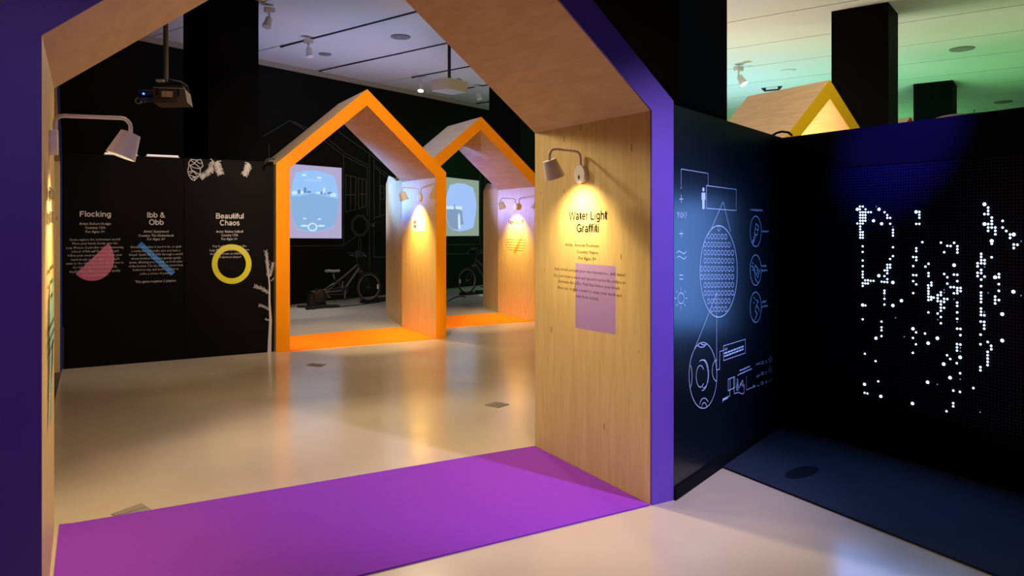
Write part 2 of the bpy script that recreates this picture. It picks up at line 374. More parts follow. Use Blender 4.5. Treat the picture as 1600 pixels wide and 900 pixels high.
# floor hatches
for q in (((173, 804), (221, 786.5), (240, 798.5), (186, 811)), ((757, 633), (776, 627.5), (796, 632), (778, 637.5)), ((478, 571), (487, 567.5), (510, 569.5), (501, 573.5))):
    c = [at_z(*p_) for p_ in q]; h = MB().prism(c, [p_+V(0, 0, .002) for p_ in c])
    mid = [(c[1]+c[2])/2, (c[3]+c[0])/2]
    ct = sum(c, V(0, 0, 0))/4
    for quad in ((c[0], c[1], mid[0], mid[1]), (mid[1], mid[0], c[2], c[3])):
        cc = sum(quad, V(0, 0, 0))/4; a_ = [cc+(p_-cc)*.93+V(0, 0, .002) for p_ in quad]; h.prism(a_, [p_+V(0, 0, .0015) for p_ in a_])
    h.build('floor_hatch', 'hatch', floor)
# mural of thin lines on the back wall
WN = -M1
def wallp(u, v, off=.006): return at_plane(u, v, (3.29, 14.528), 23)+WN*off
mur = MB()
for pl in [[(411, 213), (452.4, 188.4), (508, 221), (537, 243.4), (573.6, 262)], [(458, 190), (510, 215), (540, 240), (575, 258)], [(528, 205.6), (577, 240), (606, 262)],
           [(536.5, 243), (536.5, 383.8)], [(453, 384.5), (536, 383.8), (555.7, 369.5)], [(573.6, 262), (573.6, 338)], [(577, 240), (577, 420)], [(584, 244), (584, 345)],
           [(540, 273.3), (555.7, 277), (555, 327.5), (539.6, 331), (540, 273.3)], [(547.6, 275), (547.6, 329)], [(540, 304.5), (555.3, 304)],
           [(559.6, 278.3), (571.7, 280.6), (571, 322.7), (560, 325.8), (559.6, 278.3)], [(565.8, 279.5), (565.8, 324)], [(560, 303.5), (571.4, 303.3)],
           [(560, 369.5), (560, 398)], [(563.3, 369.5), (563.3, 398)], [(577, 352), (588, 346.7)], [(583.9, 356), (583.9, 401.3), (612, 402)],
           [(586, 258.7), (607, 274)], [(586, 262), (607, 280)], [(594.4, 290), (600, 292), (600, 311), (594.4, 312), (594.4, 290)], [(594.4, 302), (600, 302)],
           [(593, 268), (593, 338), (584, 340)], [(593, 338), (608, 332)],
           [(749.7, 260), (749.7, 382), (690, 382.5)], [(690, 397), (762, 395.7)], [(758, 262), (758, 300)],
           [(412, 300), (436, 296)], [(420, 225), (420, 260)]]:
    ribbon(mur, [wallp(*p) for p in pl], .011, WN)
for rx, ry in ((14, 17.2), (11.6, 14.6)):
    ribbon(mur, [wallp(562+rx*math.cos(math.pi/8+k*math.pi/4), 352.5+ry*math.sin(math.pi/8+k*math.pi/4)) for k in range(8)], .012, WN, True)
mur.poly([wallp(583+2.3*math.cos(k*math.pi/4), 352.5+2.3*math.sin(k*math.pi/4)) for k in range(8)])
mur.build('mural_drawing', 'line_grey', wall_back)

# square black columns on the hall grid
def column(name_label, corner, wa, wb, loc_extra=None):
    """corner = nearest corner; wa along the back-wall direction, wb away to the left"""
    c = Vector((corner[0], corner[1], 0))
    t = thing('column', name_label, 'column', c)
    MB().obox(c, N1*wa, M1*wb, V(0, 0, ZC)).build('shaft', 'column', t)
    return t
def camxy(u, dist):
    d = ray(u, HORIZON); return EYEV+d*dist
column('wide square black column behind the black text panels, left of the orange arches', camxy(325, 9.55), .75, .62)
column('square dark navy column beside the purple arch, behind the diagram wall', camxy(1061, 4.52), .80, .78)
column('square black column behind the right orange arch', camxy(813, 13.6), .75, .75)
column('big square black column behind the yellow house roof', at_z(1388, 3, ZC), .735, .75)
column('farther square black column right of the yellow house roof', at_z(1488, 125, ZC), .80, .74)

# ------------------------------------------------------------------ house-shaped arches
def arch(name_label, place, fi, fo, bi, bo, depth, face_mat, wood='wood', roofwood='wood_roof', face=.014, base=(0, 0, 0)):
    """place(a, d, z): arch coordinates (across, depth, height) -> world.  fi/fo/bi/bo: inner and outer profiles
    front and back as [(a,z) left base, left eave, apex, right eave, right base]"""
    t = thing('house_arch', name_label, 'arch', base)
    out = {}
    for k, nm in enumerate(('jamb', 'roof_panel', 'roof_panel', 'jamb')):
        A = [fi[k], fi[k+1], fo[k+1], fo[k]]; B = [bi[k], bi[k+1], bo[k+1], bo[k]]
        ob = MB().prism([place(a, face, z) for a, z in A], [place(a, depth, z) for a, z in B]).build(nm, wood if nm == 'jamb' else roofwood, t)
        out[k] = ob
        f = MB().prism([place(a, 0, z) for a, z in A], [place(a, face-.001, z) for a, z in A])
        f.build('painted_front_board', face_mat, t, label={'purple': 'purple front edge board', 'orange': 'bright orange front edge board', 'yellow': 'yellow front edge board', 'blue': 'blue front edge board', 'red': 'red front edge board'}[face_mat])
    return t, out
def yplace(y0): return lambda a, d, z: V(a, y0+d, z)
YF = 3.122
purple, pj = arch('large purple-fronted plywood house arch framing the view over the purple mat', yplace(YF),
    [(-.170, 0), (-.170, 2.236), (1.25, 3.385), (2.670, 2.186), (2.670, 0)],
    [(-.335, 0), (-.335, 2.30), (1.25, 3.615), (2.829, 2.25), (2.829, 0)],
    [(-.184, 0), (-.184, 2.243), (1.25, 3.345), (2.670, 2.195), (2.670, 0)],
    [(-.335, 0), (-.335, 2.30), (1.25, 3.585), (2.829, 2.25), (2.829, 0)], 1.235, 'purple', base=(1.25, YF, 0))
Y1 = 9.125
orange1, o1 = arch('left orange-fronted house arch, the nearer one, with a long bicycle seen through it', yplace(Y1),
    [(2.066, 0), (2.066, 2.25), (3.045, 3.10), (4.018, 2.2), (4.018, 0)],
    [(1.902, 0), (1.902, 2.30), (3.05, 3.31), (4.165, 2.275), (4.165, 0)],
    [(2.066, 0), (2.066, 2.25), (3.045, 3.09), (4.018, 2.205), (4.018, 0)],
    [(1.902, 0), (1.902, 2.30), (3.05, 3.31), (4.165, 2.275), (4.165, 0)], 1.28, 'orange', base=(3.04, Y1, 0))
Y2 = 10.05
orange2, o2 = arch('right orange-fronted house arch, partly hidden by the purple arch jamb', yplace(Y2),
    [(4.41, 0), (4.41, 2.36), (5.172, 3.03), (6.158, 2.172), (6.158, 0)],
    [(4.26, 0), (4.26, 2.455), (5.185, 3.23), (6.310, 2.255), (6.310, 0)],
    [(4.41, 0), (4.41, 2.36), (5.172, 3.03), (6.158, 2.172), (6.158, 0)],
    [(4.26, 0), (4.26, 2.455), (5.185, 3.23), (6.310, 2.255), (6.310, 0)], 1.25, 'orange', base=(5.2, Y2, 0))
yh = [(-.985, 0), (-.985, 2.22), (0, 3.12), (.985, 2.22), (.985, 0)]; yo = [(-1.14, 0), (-1.14, 2.27), (0, 3.35), (1.14, 2.27), (1.14, 0)]
arch('yellow-fronted plywood house arch rising above the dotted light wall', lambda a, d, z: V(7.90+a, 5.90+d, z), yh, yo, yh, yo, 1.31, 'yellow', base=(7.9, 5.9, 0))
arch('blue-edged plywood house arch seen edge-on behind the left purple post', lambda a, d, z: V(-.315-d, 8.045-a, z), yh, yo, yh, yo, 1.25, 'blue', base=(-.315, 8.045, 0))
_r = at_z(1423, 183, 3.35)
arch('distant red-fronted plywood house roof just above the light wall edge between two columns', lambda a, d, z: V(_r.x+a, _r.y+d, z), yh, yo, yh, yo, 1.3, 'red', base=(_r.x, _r.y, 0))
# plain second segments behind the orange arches, turned a little
def rear_segment(t, p0, p1, zt):
    p0, p1 = Vector(p0), Vector(p1); d = (p1-p0).normalized(); nn = V(d.y, -d.x, 0)*.025
    MB().prism([p0, p1, p1+nn, p0+nn], [q+V(0, 0, zt) for q in (p0, p1, p1+nn, p0+nn)]).build('rear_jamb', 'wood', t)
    # short piece of sloping roof standing on it
    u = V(-d.y, d.x, 0)
    a = [p1+V(0, 0, zt), p1-d*1.0+V(0, 0, zt), p1-d*1.0+u*.06+V(0, 0, zt+.05), p1+u*.0-d*.25+V(0, 0, zt+.13)]
    MB().prism(a, [q+nn for q in a]).build('rear_roof_panel', 'wood_roof', t)
rear_segment(orange1, (4.045, 10.43, 0), (4.312, 11.92, 0), 2.25)
rear_segment(orange2, (6.19, 11.33, 0), (6.364, 12.26, 0), 2.20)
# pink round-topped things beyond
def dome(label, u, v, dist_z, r):
    p = at_z(u, v, dist_z)
    t = thing('arched_booth', label, 'booth', (p.x, p.y, 0), None)
    prof = [p+M1*(r*math.cos(q))*-1+V(0, 0, r*.55*math.sin(q)-r*.55) for q in [math.pi*k/16 for k in range(17)]]
    base = [V(prof[-1].x, prof[-1].y, 0), V(prof[0].x, prof[0].y, 0)]
    pr = prof+base
    MB().prism(pr, [q+N1*.6 for q in pr]).build('curved_shell', 'pink', t)
    MB().prism([q-N1*.03 for q in prof]+[V(q.x, q.y, q.z-.12)-N1*.03 for q in prof[::-1]][1:-1], [q for q in prof]+[V(q.x, q.y, q.z-.12) for q in prof[::-1]][1:-1]).build('front_rim', 'white', t)
dome('pink round-topped booth peeking over the light wall, right of the far column', 1494, 178, 3.0, .42)
dome('pale pink round-topped booth at the far right above the light wall', 1627, 163, 3.0, .34)

# ---- text and sticker on the purple arch jamb (surface x = 2.67, reads from far to near)
XJ = 2.6696
def jm(x, z): return V(XJ, -x, z)
def jline(s, u0, u1, v, cap):
    a, b = at_x(u0, v, XJ), at_x(u1, v, XJ); m_ = at_x((u0+u1)/2, v, XJ); t = at_x((u0+u1)/2, v-cap, XJ)
    return (s, -a.y, -b.y, m_.z, t.z-m_.z)
sq = MB(); sq.poly([at_x(u, v, XJ+.0002) for u, v in ((899, 411), (962, 416), (962, 523), (899, 512))])
sq.build('square_sticker', 'violetprint', pj[3], label='flat violet square under the wall text')
text_block('title_text', [jline('Water Light', 889, 948.5, 343.5, 13.5), jline('Graffiti', 901, 935.6, 363, 13)], jm, 'ink', pj[3], True)
text_block('detail_text', [jline('Artist:  Antonin Fourneau', 883, 935.6, 385.5, 5), jline('Country: France', 901, 934.5, 396.5, 5.2), jline('For Ages: 3+', 904, 931.3, 406.5, 5.2)], jm, 'ink', pj[3], True)
text_block('body_text', [jline('Grab a brush and paint your own masterpiece... with water!', 866, 977, 427, 5), jline('Dip your brush in water and spread it across the surface to', 866, 977, 438, 5),
    jline('illuminate the LEDs. Paint fast before your brush', 872.5, 968, 447, 5), jline('dries out, or grab a towel to erase your work and', 871, 971, 457.5, 5), jline('start from scratch.', 900, 936, 467, 5)], jm, 'ink', pj[3])
# ---- left jamb print, seen at a grazing angle
XL = -.166
def lm(x, z): return V(XL, x, z)
mk = MB()
for k, (z, h_, y0, y1) in enumerate(((1.66, .05, 3.50, 3.90), (1.56, .05, 3.52, 3.86), (1.36, .018, 3.56, 3.84), (1.30, .018, 3.58, 3.82), (1.24, .018, 3.60, 3.80), (1.12, .016, 3.46, 3.92), (1.07, .016, 3.44, 3.94), (1.02, .016, 3.46, 3.92))):
    greek(mk, y0, y1, z, h_, lm, k)
mk.build('small_print', 'ink', pj[0])['kind'] = 'stuff'
sm = MB()
for k in range(7):
    z = .86+k*.055; sm.poly([V(XL, 3.55, z), V(XL, 3.60, z-.03+.02), V(XL, 3.85, z+.10), V(XL, 3.80, z+.13)])
sm.poly([V(XL, 3.56, .72), V(XL, 3.66, .72), V(XL, 3.86, 1.05), V(XL, 3.76, 1.05)])
sm.build('striped_sticker', 'tealprint', pj[0])
# dark screen slot on the blue arch jamb
MB().box(-.75, -.42, 9.00, 9.028, .95, 1.62).build('wall_screen', 'black', [o for o in D.objects if o.get('label', '').startswith('blue-edged')][0])

# ---- prints on the orange arch jambs
def jl2(s, u0, u1, v, cap, X):
    a, b = at_x(u0, v, X), at_x(u1, v, X); m_ = at_x((u0+u1)/2, v, X); t = at_x((u0+u1)/2, v-cap, X)
    return (s, -a.y, -b.y, m_.z, t.z-m_.z)
X1 = 4.0176
sg = MB(); q = [at_x(u, v, X1) for u, v in ((644, 338.5), (665, 340.5), (665, 362), (644, 360.5))]
sg.prism(q, [p+V(-.003, 0, 0) for p in q]); sign = sg.build('notice_board', 'paper', o1[3], label='small white notice with a red round mark')
for s0, s1 in ((0, math.pi), (math.pi, 2*math.pi)):
    mk = MB(); off = -1 if s0 == 0 else 1.2
    mk.poly([at_x(648.3+2.4*math.cos(a), 350.2+off-5.6*math.sin(a)*.95, X1-.0038) for a in [s0+(s1-s0)*k/10 for k in range(11)]]); mk.build('red_mark', 'redprint', o1[3])
mk = MB()
for k, v_ in enumerate((345.5, 350, 354.5)):
    a, b = at_x(652.5, v_, X1-.0040), at_x(663, v_, X1-.0040); greek(mk, -a.y, -b.y, (a.z+b.z)/2, .006, lambda x, z: V(X1-.0040, -x, z), k)
mk.build('small_print', 'redprint', o1[3])['kind'] = 'stuff'
X2 = 6.1576
text_block('title_text', [jl2('PaperDude VR', 794.5, 818, 350.5, 7, X2)], lambda x, z: V(X2, -x, z), 'ink', o2[3], True)
text_block('body_text', [jl2('Artist: Globacore Interactive', 793, 819, 359, 2.3, X2), jl2('Country: Canada', 801, 812, 363, 2.3, X2), jl2('For Ages: 6+', 802, 811, 367, 2.3, X2)],
    lambda x, z: V(X2, -x, z), 'ink', o2[3])
mk = MB()
for k, (a_, b_, v_) in enumerate(((790, 821, 375), (789.5, 821, 379.2), (789.5, 821.5, 383.4), (791, 820, 387.6), (794, 818, 391.5))):
    a, b = at_x(a_, v_, X2), at_x(b_, v_, X2); greek(mk, -a.y, -b.y, (a.z+b.z)/2, .008, lambda x, z: V(X2, -x, z), k)
mk.build('small_print', 'ink', o2[3])['kind'] = 'stuff'
st = MB(); st.poly([at_x(u, v, X2+.0002) for u, v in ((814.5, 368), (817.5, 370.5), (805, 398), (802, 394))]); st.build('slash_sticker', 'orangeprint', o2[3], label='orange diagonal stroke behind the wall text')

# ------------------------------------------------------------------ mats
def slab(name, pts, th, mat, label, cat):
    o = MB().prism([V(x, y, .0) for x, y in pts], [V(x, y, th) for x, y in pts]).build(name, mat); return tag(o, label, cat)
p = [(-.16, 3.13), (2.66, 3.125), (2.665, 4.352)] + [(x, 4.39-.03*(x-1.0)/1.6) for x in (2.3, 1.6, 1.0, .5, .2, 0, -.10)] + [(-.165, 4.425)]
m1 = MB(); m1.prism([V(x, y, 0) for x, y in p], [V(x, y, .008) for x, y in p])
tag(m1.build('purple_mat', 'mat_purple'), 'purple felt mat on the floor under the purple arch', 'mat')
slab('orange_mat', [(2.07, 9.14), (4.01, 9.14), (4.015, 10.40), (3.2, 10.42), (2.6, 10.34), (2.07, 10.33)], .010, 'mat_orange', 'orange felt mat under the left orange arch', 'mat')
slab('orange_mat', [(4.42, 10.06), (6.13, 10.06), (6.145, 11.29), (4.42, 11.28)], .010, 'mat_orange', 'orange felt mat under the right orange arch', 'mat')
slab('grey_doormat', [(-.40, 7.05), (-.318, 7.05), (-.318, 9.02), (-.80, 9.02)][0:4], .006, 'mat_grey', 'narrow grey doormat at the foot of the blue-edged arch', 'mat')
t = thing('black_rubber_mat', 'speckled black rubber mat in front of the dotted light wall', 'mat', (4.0, 2.6, 0))
MB().prism([V(3.475, 3.375, 0), V(3.40, -.6, 0), V(4.60, -.6, 0), V(4.60, 3.85, 0)], [V(3.475, 3.375, .012), V(3.40, -.6, .012), V(4.60, -.6, .012), V(4.60, 3.85, .012)]).build('rubber_sheet', 'mat_black', t)
c = at_z(1253, 741); st = MB(); st.prism(circle((c.x, c.y, .012), .16, (1, .15, 0), (0, .42, 0), 20), circle((c.x, c.y, .0135), .16, (1, .15, 0), (0, .42, 0), 20)); st.build('wet_patch', 'stain', t, label='dark damp patch')

# ------------------------------------------------------------------ diagram wall (black partition right of the purple arch)
BP = V(2.815, 3.114, 0); BA = 23.1
BD = V(math.cos(math.radians(BA)), math.sin(math.radians(BA)), 0); BN = V(BD.y, -BD.x, 0)
bp0 = BP+BD*.016; BLEN = 1.955
part = thing('diagram_partition', 'black partition wall with a white line diagram, joined to the purple arch', 'partition', bp0)
_q = [bp0, bp0+BD*.75, bp0+BD*.75-BN*.10, bp0+BD*.06-BN*.10]
MB().prism(_q, [q_+V(0, 0, 2.231) for q_ in _q]).build('board', 'black_gloss', part)
MB().obox(bp0+BD*.753, BD*(BLEN-.753), -BN*.10, V(0, 0, 2.231)).build('board', 'black_gloss', part)
MB().obox(bp0+BN*.001+BD*.0, BD*(BLEN-.02), BN*.012, V(0, 0, .07)).build('baseboard', 'column', part)
def bw(u, v, off=.0012): return at_plane(u, v, BP, BA)+BN*off
def dash(pts, n):
    out = []
    for (a, b) in zip(pts[:-1], pts[1:]):
        L = math.hypot(b[0]-a[0], b[1]-a[1]); k = max(1, int(L/n))
        for i in range(k):
            f0, f1 = i/k, (i+.6)/k; out.append([(a[0]+(b[0]-a[0])*f0, a[1]+(b[1]-a[1])*f0), (a[0]+(b[0]-a[0])*f1, a[1]+(b[1]-a[1])*f1)])
    return out
def ell(cx, cy, rx, ry, a0=0, a1=360, n=32):
    return [(cx+rx*math.cos(math.radians(a0+(a1-a0)*k/n)), cy+ry*math.sin(math.radians(a0+(a1-a0)*k/n))) for k in range(n+1)]
def blines(name, pls, wd, label=None):
    m_ = MB()
    for pl in pls: ribbon(m_, [bw(*p_) for p_ in pl], wd*.62, BN)
    return m_.build(name, 'line_blue', part, label=label)
# dashed bracket, person, screen rectangle and cone
blines('bracket_drawing', dash([(1064, 289), (1064, 264), (1106, 271), (1106, 290)], 2.4)+[[(1064, 291), (1064, 295)], [(1061, 311), (1067, 311)], [(1064, 304), (1064, 317)]], .007)
blines('screen_drawing', [[(1103.5, 290), (1150, 296), (1150, 329), (1103.5, 325.5), (1103.5, 290)], [(1129.5, 315), (1110, 360)], [(1129.5, 315), (1141, 362)]], .006)
pe = MB(); pe.poly([bw(u, v) for u, v in ell(1098.8, 296, 1.7, 3.2, n=14)[:-1]])
pe.poly([bw(u, v) for u, v in ((1096, 301), (1101.7, 301), (1102, 311), (1100.8, 313), (1100.6, 326.5), (1097, 326.5), (1096.8, 313), (1095.8, 311))])
pe.build('person_pictogram', 'line_blue', part)
def bl_line(s, u0, u1, v, cap):
    a, b = bw(u0, v), bw(u1, v); m_ = bw((u0+u1)/2, v); t_ = bw((u0+u1)/2, v-cap); return (s, (a-BP).dot(BD), (b-BP).dot(BD), m_.z, t_.z-m_.z)
bmap = lambda x, z: BP+BD*x+BN*.0012+V(0, 0, z)
text_block('diagram_text', [bl_line('YOU', 1057, 1072, 341, 10), bl_line('COMPATIBLE WITH', 1172, 1191, 330, 3.2), bl_line('BRUSHES', 1191, 1201, 363, 3), bl_line('WATER', 1190.5, 1197, 417, 3), bl_line('PISTOLS', 1190.5, 1199, 424, 3),
    bl_line('SPRAY', 1190.5, 1197, 473, 3), bl_line('BOTTLES', 1190.5, 1199.5, 480, 3), bl_line('LED', 1131.5, 1136.5, 547, 3.4), 
    bl_line('MORE', 1181, 1187, 570, 3), bl_line('LESS', 1181.5, 1187, 589, 3), bl_line('NO', 1183, 1186, 604, 3)],
    bmap, 'line_blue', part)
mk = MB()
for k, (a_, b_, va, vb, h_) in enumerate(((1131.5, 1161.5, 552.5, 543, .010), (1131.5, 1161.5, 557, 547.5, .010), (1155.5, 1172, 579, 574, .008), (1156, 1174.5, 584, 578, .008), (1129, 1137, 626, 623, .012))):
    a, b = bw(a_, va), bw(b_, vb); greek(mk, (a-BP).dot(BD), (b-BP).dot(BD), (a.z+b.z)/2, h_, bmap, k+20)
mk.build('small_print', 'line_blue', part)['kind'] = 'stuff'
blines('symbol_drawing', [[(1061, 365), (1067, 365)], [(1064, 359), (1064, 371)],
    [(1057, 395), (1060, 392), (1064, 394), (1068, 397), (1072, 393)], [(1057, 403), (1060, 400), (1064, 402), (1068, 405), (1072, 401)],
    [(1061, 430), (1067, 430)], [(1061, 436), (1067, 436)], ell(1063.5, 466, 5, 8.5, n=16)]+
    [[(1063.5+7.5*math.cos(a), 466+12*math.sin(a)), (1063.5+10*math.cos(a), 466+17*math.sin(a))] for a in [k*math.pi/4 for k in range(8)]], .008)
# big ellipse of dots
blines('dot_field_outline', [ell(1122.5, 424, 29.2, 71.5, n=48)], .008)
dots = []
for j in range(12):
    for i in range(-5, 6):
        u = 1122.8+i*5.35; v = 357+j*12.6+(.0*(i)); v += (u-1122)*(-.02*(5.5-j))*-1*.3
        if ((u-1122.5)/27.5)**2+((v-424)/68.5)**2 < .97: dots.append(ell(u, v, 2.0, 3.9, n=10))
blines('dot_field', dots, .0055)['kind'] = 'stuff'
blines('zoom_line_drawing', [[(1119.5, 457), (1099, 510), (1085, 545)], [(1119.5, 457), (1119.5, 578)], [(1119.7, 578), (1124, 577), (1124.5, 549), (1130, 547.5)]], .006)
blines('led_close_up', [ell(1098, 586.5, 21.7, 51.5, n=44), ell(1094, 588, 6.5, 17, 40, 320, n=24), ell(1097, 586, 9, 24, -120, 95, n=22), ell(1099, 584, 8, 22, -110, 100, n=22), ell(1078, 588, 3, 17, -90, 90, 12),
    ell(1119.5, 579, 7, 16.5, 90, 270, 16), ell(1096, 538.5, 6, 4, 0, 180, 10), ell(1100, 536, 5, 3, 20, 180, 8), ell(1100, 634, 7, 12, 190, 330, 12), ell(1100, 638, 4, 9, 190, 340, 10)], .007)
blines('caption_frame', [[(1130, 540.5), (1164.3, 530), (1164.3, 551.5), (1130.3, 563.3), (1130, 540.5)]], .006)
blines('circuit_drawing', [[(1137.5, 592.5), (1147.8, 588.5), (1147.8, 605.5), (1137.5, 610.5), (1137.5, 592.5)], [(1140.5, 591.5), (1140.5, 609)], [(1146, 589.5), (1146, 606)], [(1140, 610), (1140, 618.5), (1129, 623.5), (1129, 629)],
    [(1146.5, 606), (1147, 615), (1153, 613), (1160, 615.5), (1162.5, 613), (1162.5, 600)], [(1151.5, 591), (1151, 610)], [(1153, 592), (1152.5, 606)], [(1152, 587), (1155.5, 584)], [(1155, 606), (1158, 598), (1161, 603), (1156, 601), (1160, 594), (1162, 606)],
    [(1166, 609.5), (1180, 603)], [(1176, 602), (1180, 603), (1177, 606)], ell(1152, 605, 1.5, 5, n=10)]+dash([(1166, 588), (1166, 609.5)], 3), .007)
sy = []
for (v, n_) in ((566, 7), (583, 5), (598, 2)):
    sy += [[(1188.5, v), (1190, v-1.5), (1192, v-.5), (1193.5, v-2.5)], [(1188.5, v+3), (1190, v+1.5), (1192, v+2.5), (1193.5, v+.5)], [(1196, v-2), (1198, v-2.8)], [(1196, v+.5), (1198, v-.3)]]
    for k in range(n_):
        a = k*2.4; sy.append([(1203+1.0*math.cos(a), v-5+2*math.sin(a)+k*.3), (1203+3.0*math.cos(a), v-5+6*math.sin(a))])
blines('spray_symbols', sy, .006)
# three tool pictograms in ovals
for (cy_, tool) in ((361.5, 0), (422, 1), (480, 2)):
    ls = [ell(1180.5, cy_, 8.7, 23.8, n=30)]
    if tool == 0: ls += [[(1181, cy_-12), (1185, cy_-8), (1183, cy_+6), (1178.5, cy_+4), (1181, cy_-12)], [(1180, cy_-4), (1184, cy_-2)], [(1179, cy_+5), (1177, cy_+13), (1174.5, cy_+18)], [(1181, cy_+6), (1178.5, cy_+14), (1175.5, cy_+19)]]
    if tool == 1: ls += [[(1180, cy_-8), (1186.5, cy_+2), (1184, cy_+12), (1178, cy_-1), (1180, cy_-8)], [(1178, cy_-1), (1180, cy_+14), (1184.5, cy_+20)], [(1175.5, cy_-12), (1177, cy_-7)], [(1174, cy_-6), (1177, cy_-4)], [(1175, cy_), (1177.5, cy_-2)], [(1182, cy_-2), (1184, cy_+6)]]
    if tool == 2: ls += [[(1180, cy_-12), (1184.5, cy_-9), (1181.5, cy_-3), (1185, cy_+2), (1186, cy_+8)], [(1181.5, cy_-3), (1179.5, cy_+6), (1183, cy_+10), (1178.5, cy_+21)], [(1177.5, cy_-16), (1179, cy_-13)], [(1177, cy_-8), (1178.5, cy_-6)]]
    blines('tool_pictogram', ls, .006)

# ------------------------------------------------------------------ dotted light wall
XW = 4.62
lw = thing('light_wall', 'black wall of small LEDs with glowing handwritten strokes', 'light wall', (XW, 2.2, 0))
MB().box(XW, XW+.10, -.6, 3.905, 0, 2.228).build('board', 'led_board', lw)
MB().box(XW-.004, XW-.0005, -.6, 3.865, 1.962, 1.974).build('panel_seam', 'column', lw)
MB().box(XW-.010, XW-.001, 3.850, 3.862, 0, 2.226).build('corner_post', 'column', lw)
g = MB(); sp = .0198
for j in range(82):
    z = 1.945-j*sp
    for i in range(92):
        y = 3.62-i*sp
        a = .0035
        g.poly([V(XW-.002, y-a, z-a), V(XW-.002, y-a, z+a), V(XW-.002, y+a, z+a), V(XW-.002, y+a, z-a)])
go = g.build('unlit_led_grid', 'led_off', lw); go['kind'] = 'stuff'
LA = "126,174 152,146 181,146 152,174 209,174 155,203 181,203 207,203 235,203 262,203 155,232 181,232 207,232 155,260 181,260 207,260 155,289 181,289 207,289 126,317 155,317 181,317 155,346 155,374 155,403 181,403 155,431 181,431 155,460 181,460 180,545 180,602 180,688 180,744 180,800 180,829 180,858 289,289 344,174 400,203 427,232 427,260 456,260 370,319 456,319 317,146 484,350 484,380 484,408 484,438 484,555 484,644 455,673 455,731 455,760 427,731 427,760 400,787 427,787 427,817 342,841 398,845 427,875 717,200 749,200 749,229 749,259 718,320 749,320 779,504 718,565 718,594 687,653 718,655 718,685 687,744 810,749 841,721 841,815 841,845 687,834 718,836 204,887 232,887 260,892 289,892"
LB = "503,123 540,157 540,189 503,222 540,222 576,257 576,291 503,322 540,322 576,322 540,357 576,357 612,357 540,390 612,390 612,425 576,492 576,520 685,291 685,357 722,392 760,427 797,427 760,461 797,528 834,530 797,563 871,495 575,656 66,509 198,511 130,541 163,543 231,545 231,576 231,608 99,605 198,735 99,824 130,857 196,830 230,832 470,621 470,652 470,685 504,685 470,716 504,718 434,716 434,747 504,752 470,783 470,815 434,812 434,845 504,850 470,880 610,857 648,825 648,857"
LC = "180,80 206,82 232,83 180,108 370,65 398,68 427,70 427,40 483,73 398,155 398,181 398,207 398,237 398,295 483,304 569,256 180,300 208,304 180,443 369,466 369,524 369,554 369,612 313,633 202,789 310,863 687,60 718,92 687,180 840,10 870,75 870,102 838,102 840,130 840,160 840,187 840,217 840,250 868,220 868,245 893,225 840,374 685,538 716,574 685,630 806,586 838,683 715,694 684,780 597,617 510,428"
LD = "230,60 130,85 163,120 196,120 230,128 263,128 230,155 263,160 196,182 230,182 98,147 98,175 65,172 33,200 65,200 8,222 33,230 98,237 130,240 33,260 65,262 98,268 65,293 65,326 98,328 65,357 33,385 65,420 33,447 65,483 196,243 229,275 229,309 229,374 229,438 229,470 228,537 261,539 261,602 227,692 261,697 227,725 227,757 261,765 261,730 259,825 30,633 127,804 159,842 647,90 647,157 468,110 468,174 468,205 468,237 468,270 468,335 468,368 468,400 502,370 502,403 465,466 500,469 500,503 500,537 464,597 463,694 536,671 570,710 572,744 535,770 535,804 535,837 535,870 610,215 610,248 648,250 610,283 793,166 681,391 681,657 870,205 540,177"
LE = "177,288 177,364 202,370 299,262 322,396 604,460 740,270 940,230 883,108 1000,100 1030,190 1030,243 826,289 969,345 1028,356 968,457 968,485 908,529 1148,322 1208,537 1211,135 1211,164 1275,30 1275,60 1275,90 1275,117"
DIM = {('A', '317,146'), ('A', '484,350'), ('B', '871,495'), ('B', '504,752'), ('C', '398,207'), ('C', '597,617'), ('C', '510,428'), ('D', '98,147'), ('D', '98,175'), ('D', '33,447'), ('D', '196,243'), ('D', '229,470'), ('D', '261,765'), ('D', '261,730'), ('D', '502,370'), ('D', '870,205'), ('D', '540,177'), ('E', '1030,243'), ('E', '826,289'), ('E', '1208,537')}
BIG = {('A', '289,289'), ('A', '370,319'), ('A', '344,174'), ('A', '342,841'), ('A', '717,200'), ('A', '126,174'), ('B', '503,123'), ('B', '503,322'), ('B', '576,492'), ('B', '797,427'), ('B', '610,857'), ('B', '198,735'), ('C', '313,633'), ('C', '483,304'), ('C', '569,256'), ('C', '180,300'), ('C', '483,73'), ('C', '685,538'), ('C', '838,683'), ('D', '793,166'), ('D', '681,391'), ('D', '681,657'), ('D', '259,825'), ('D', '30,633'), ('E', '177,288'), ('E', '604,460'), ('E', '740,270'), ('E', '940,230'), ('E', '322,396'), ('E', '883,108')}
def led_mesh(r, mat):
    m_ = MB(); n_ = 10
    ring0 = circle((0, 0, 0), r, (0, 1, 0), (0, 0, 1), n_); ring1 = circle((-r*.6, 0, 0), r*.75, (0, 1, 0), (0, 0, 1), n_); ring2 = circle((-r*.9, 0, 0), r*.3, (0, 1, 0), (0, 0, 1), n_)
    m_.v = ring0+ring1+ring2
    for k in range(n_):
        m_.f.append((k, (k+1) % n_, n_+(k+1) % n_, n_+k)); m_.f.append((n_+k, n_+(k+1) % n_, 2*n_+(k+1) % n_, 2*n_+k))
    m_.f.append(tuple(2*n_+k for k in range(n_))); me = m_.mesh('led'); me.materials.append(M[mat]); return me
LM = {'big': led_mesh(.0100, 'led'), 'mid': led_mesh(.0064, 'led'), 'dim': led_mesh(.0038, 'led_dim')}
seen = []
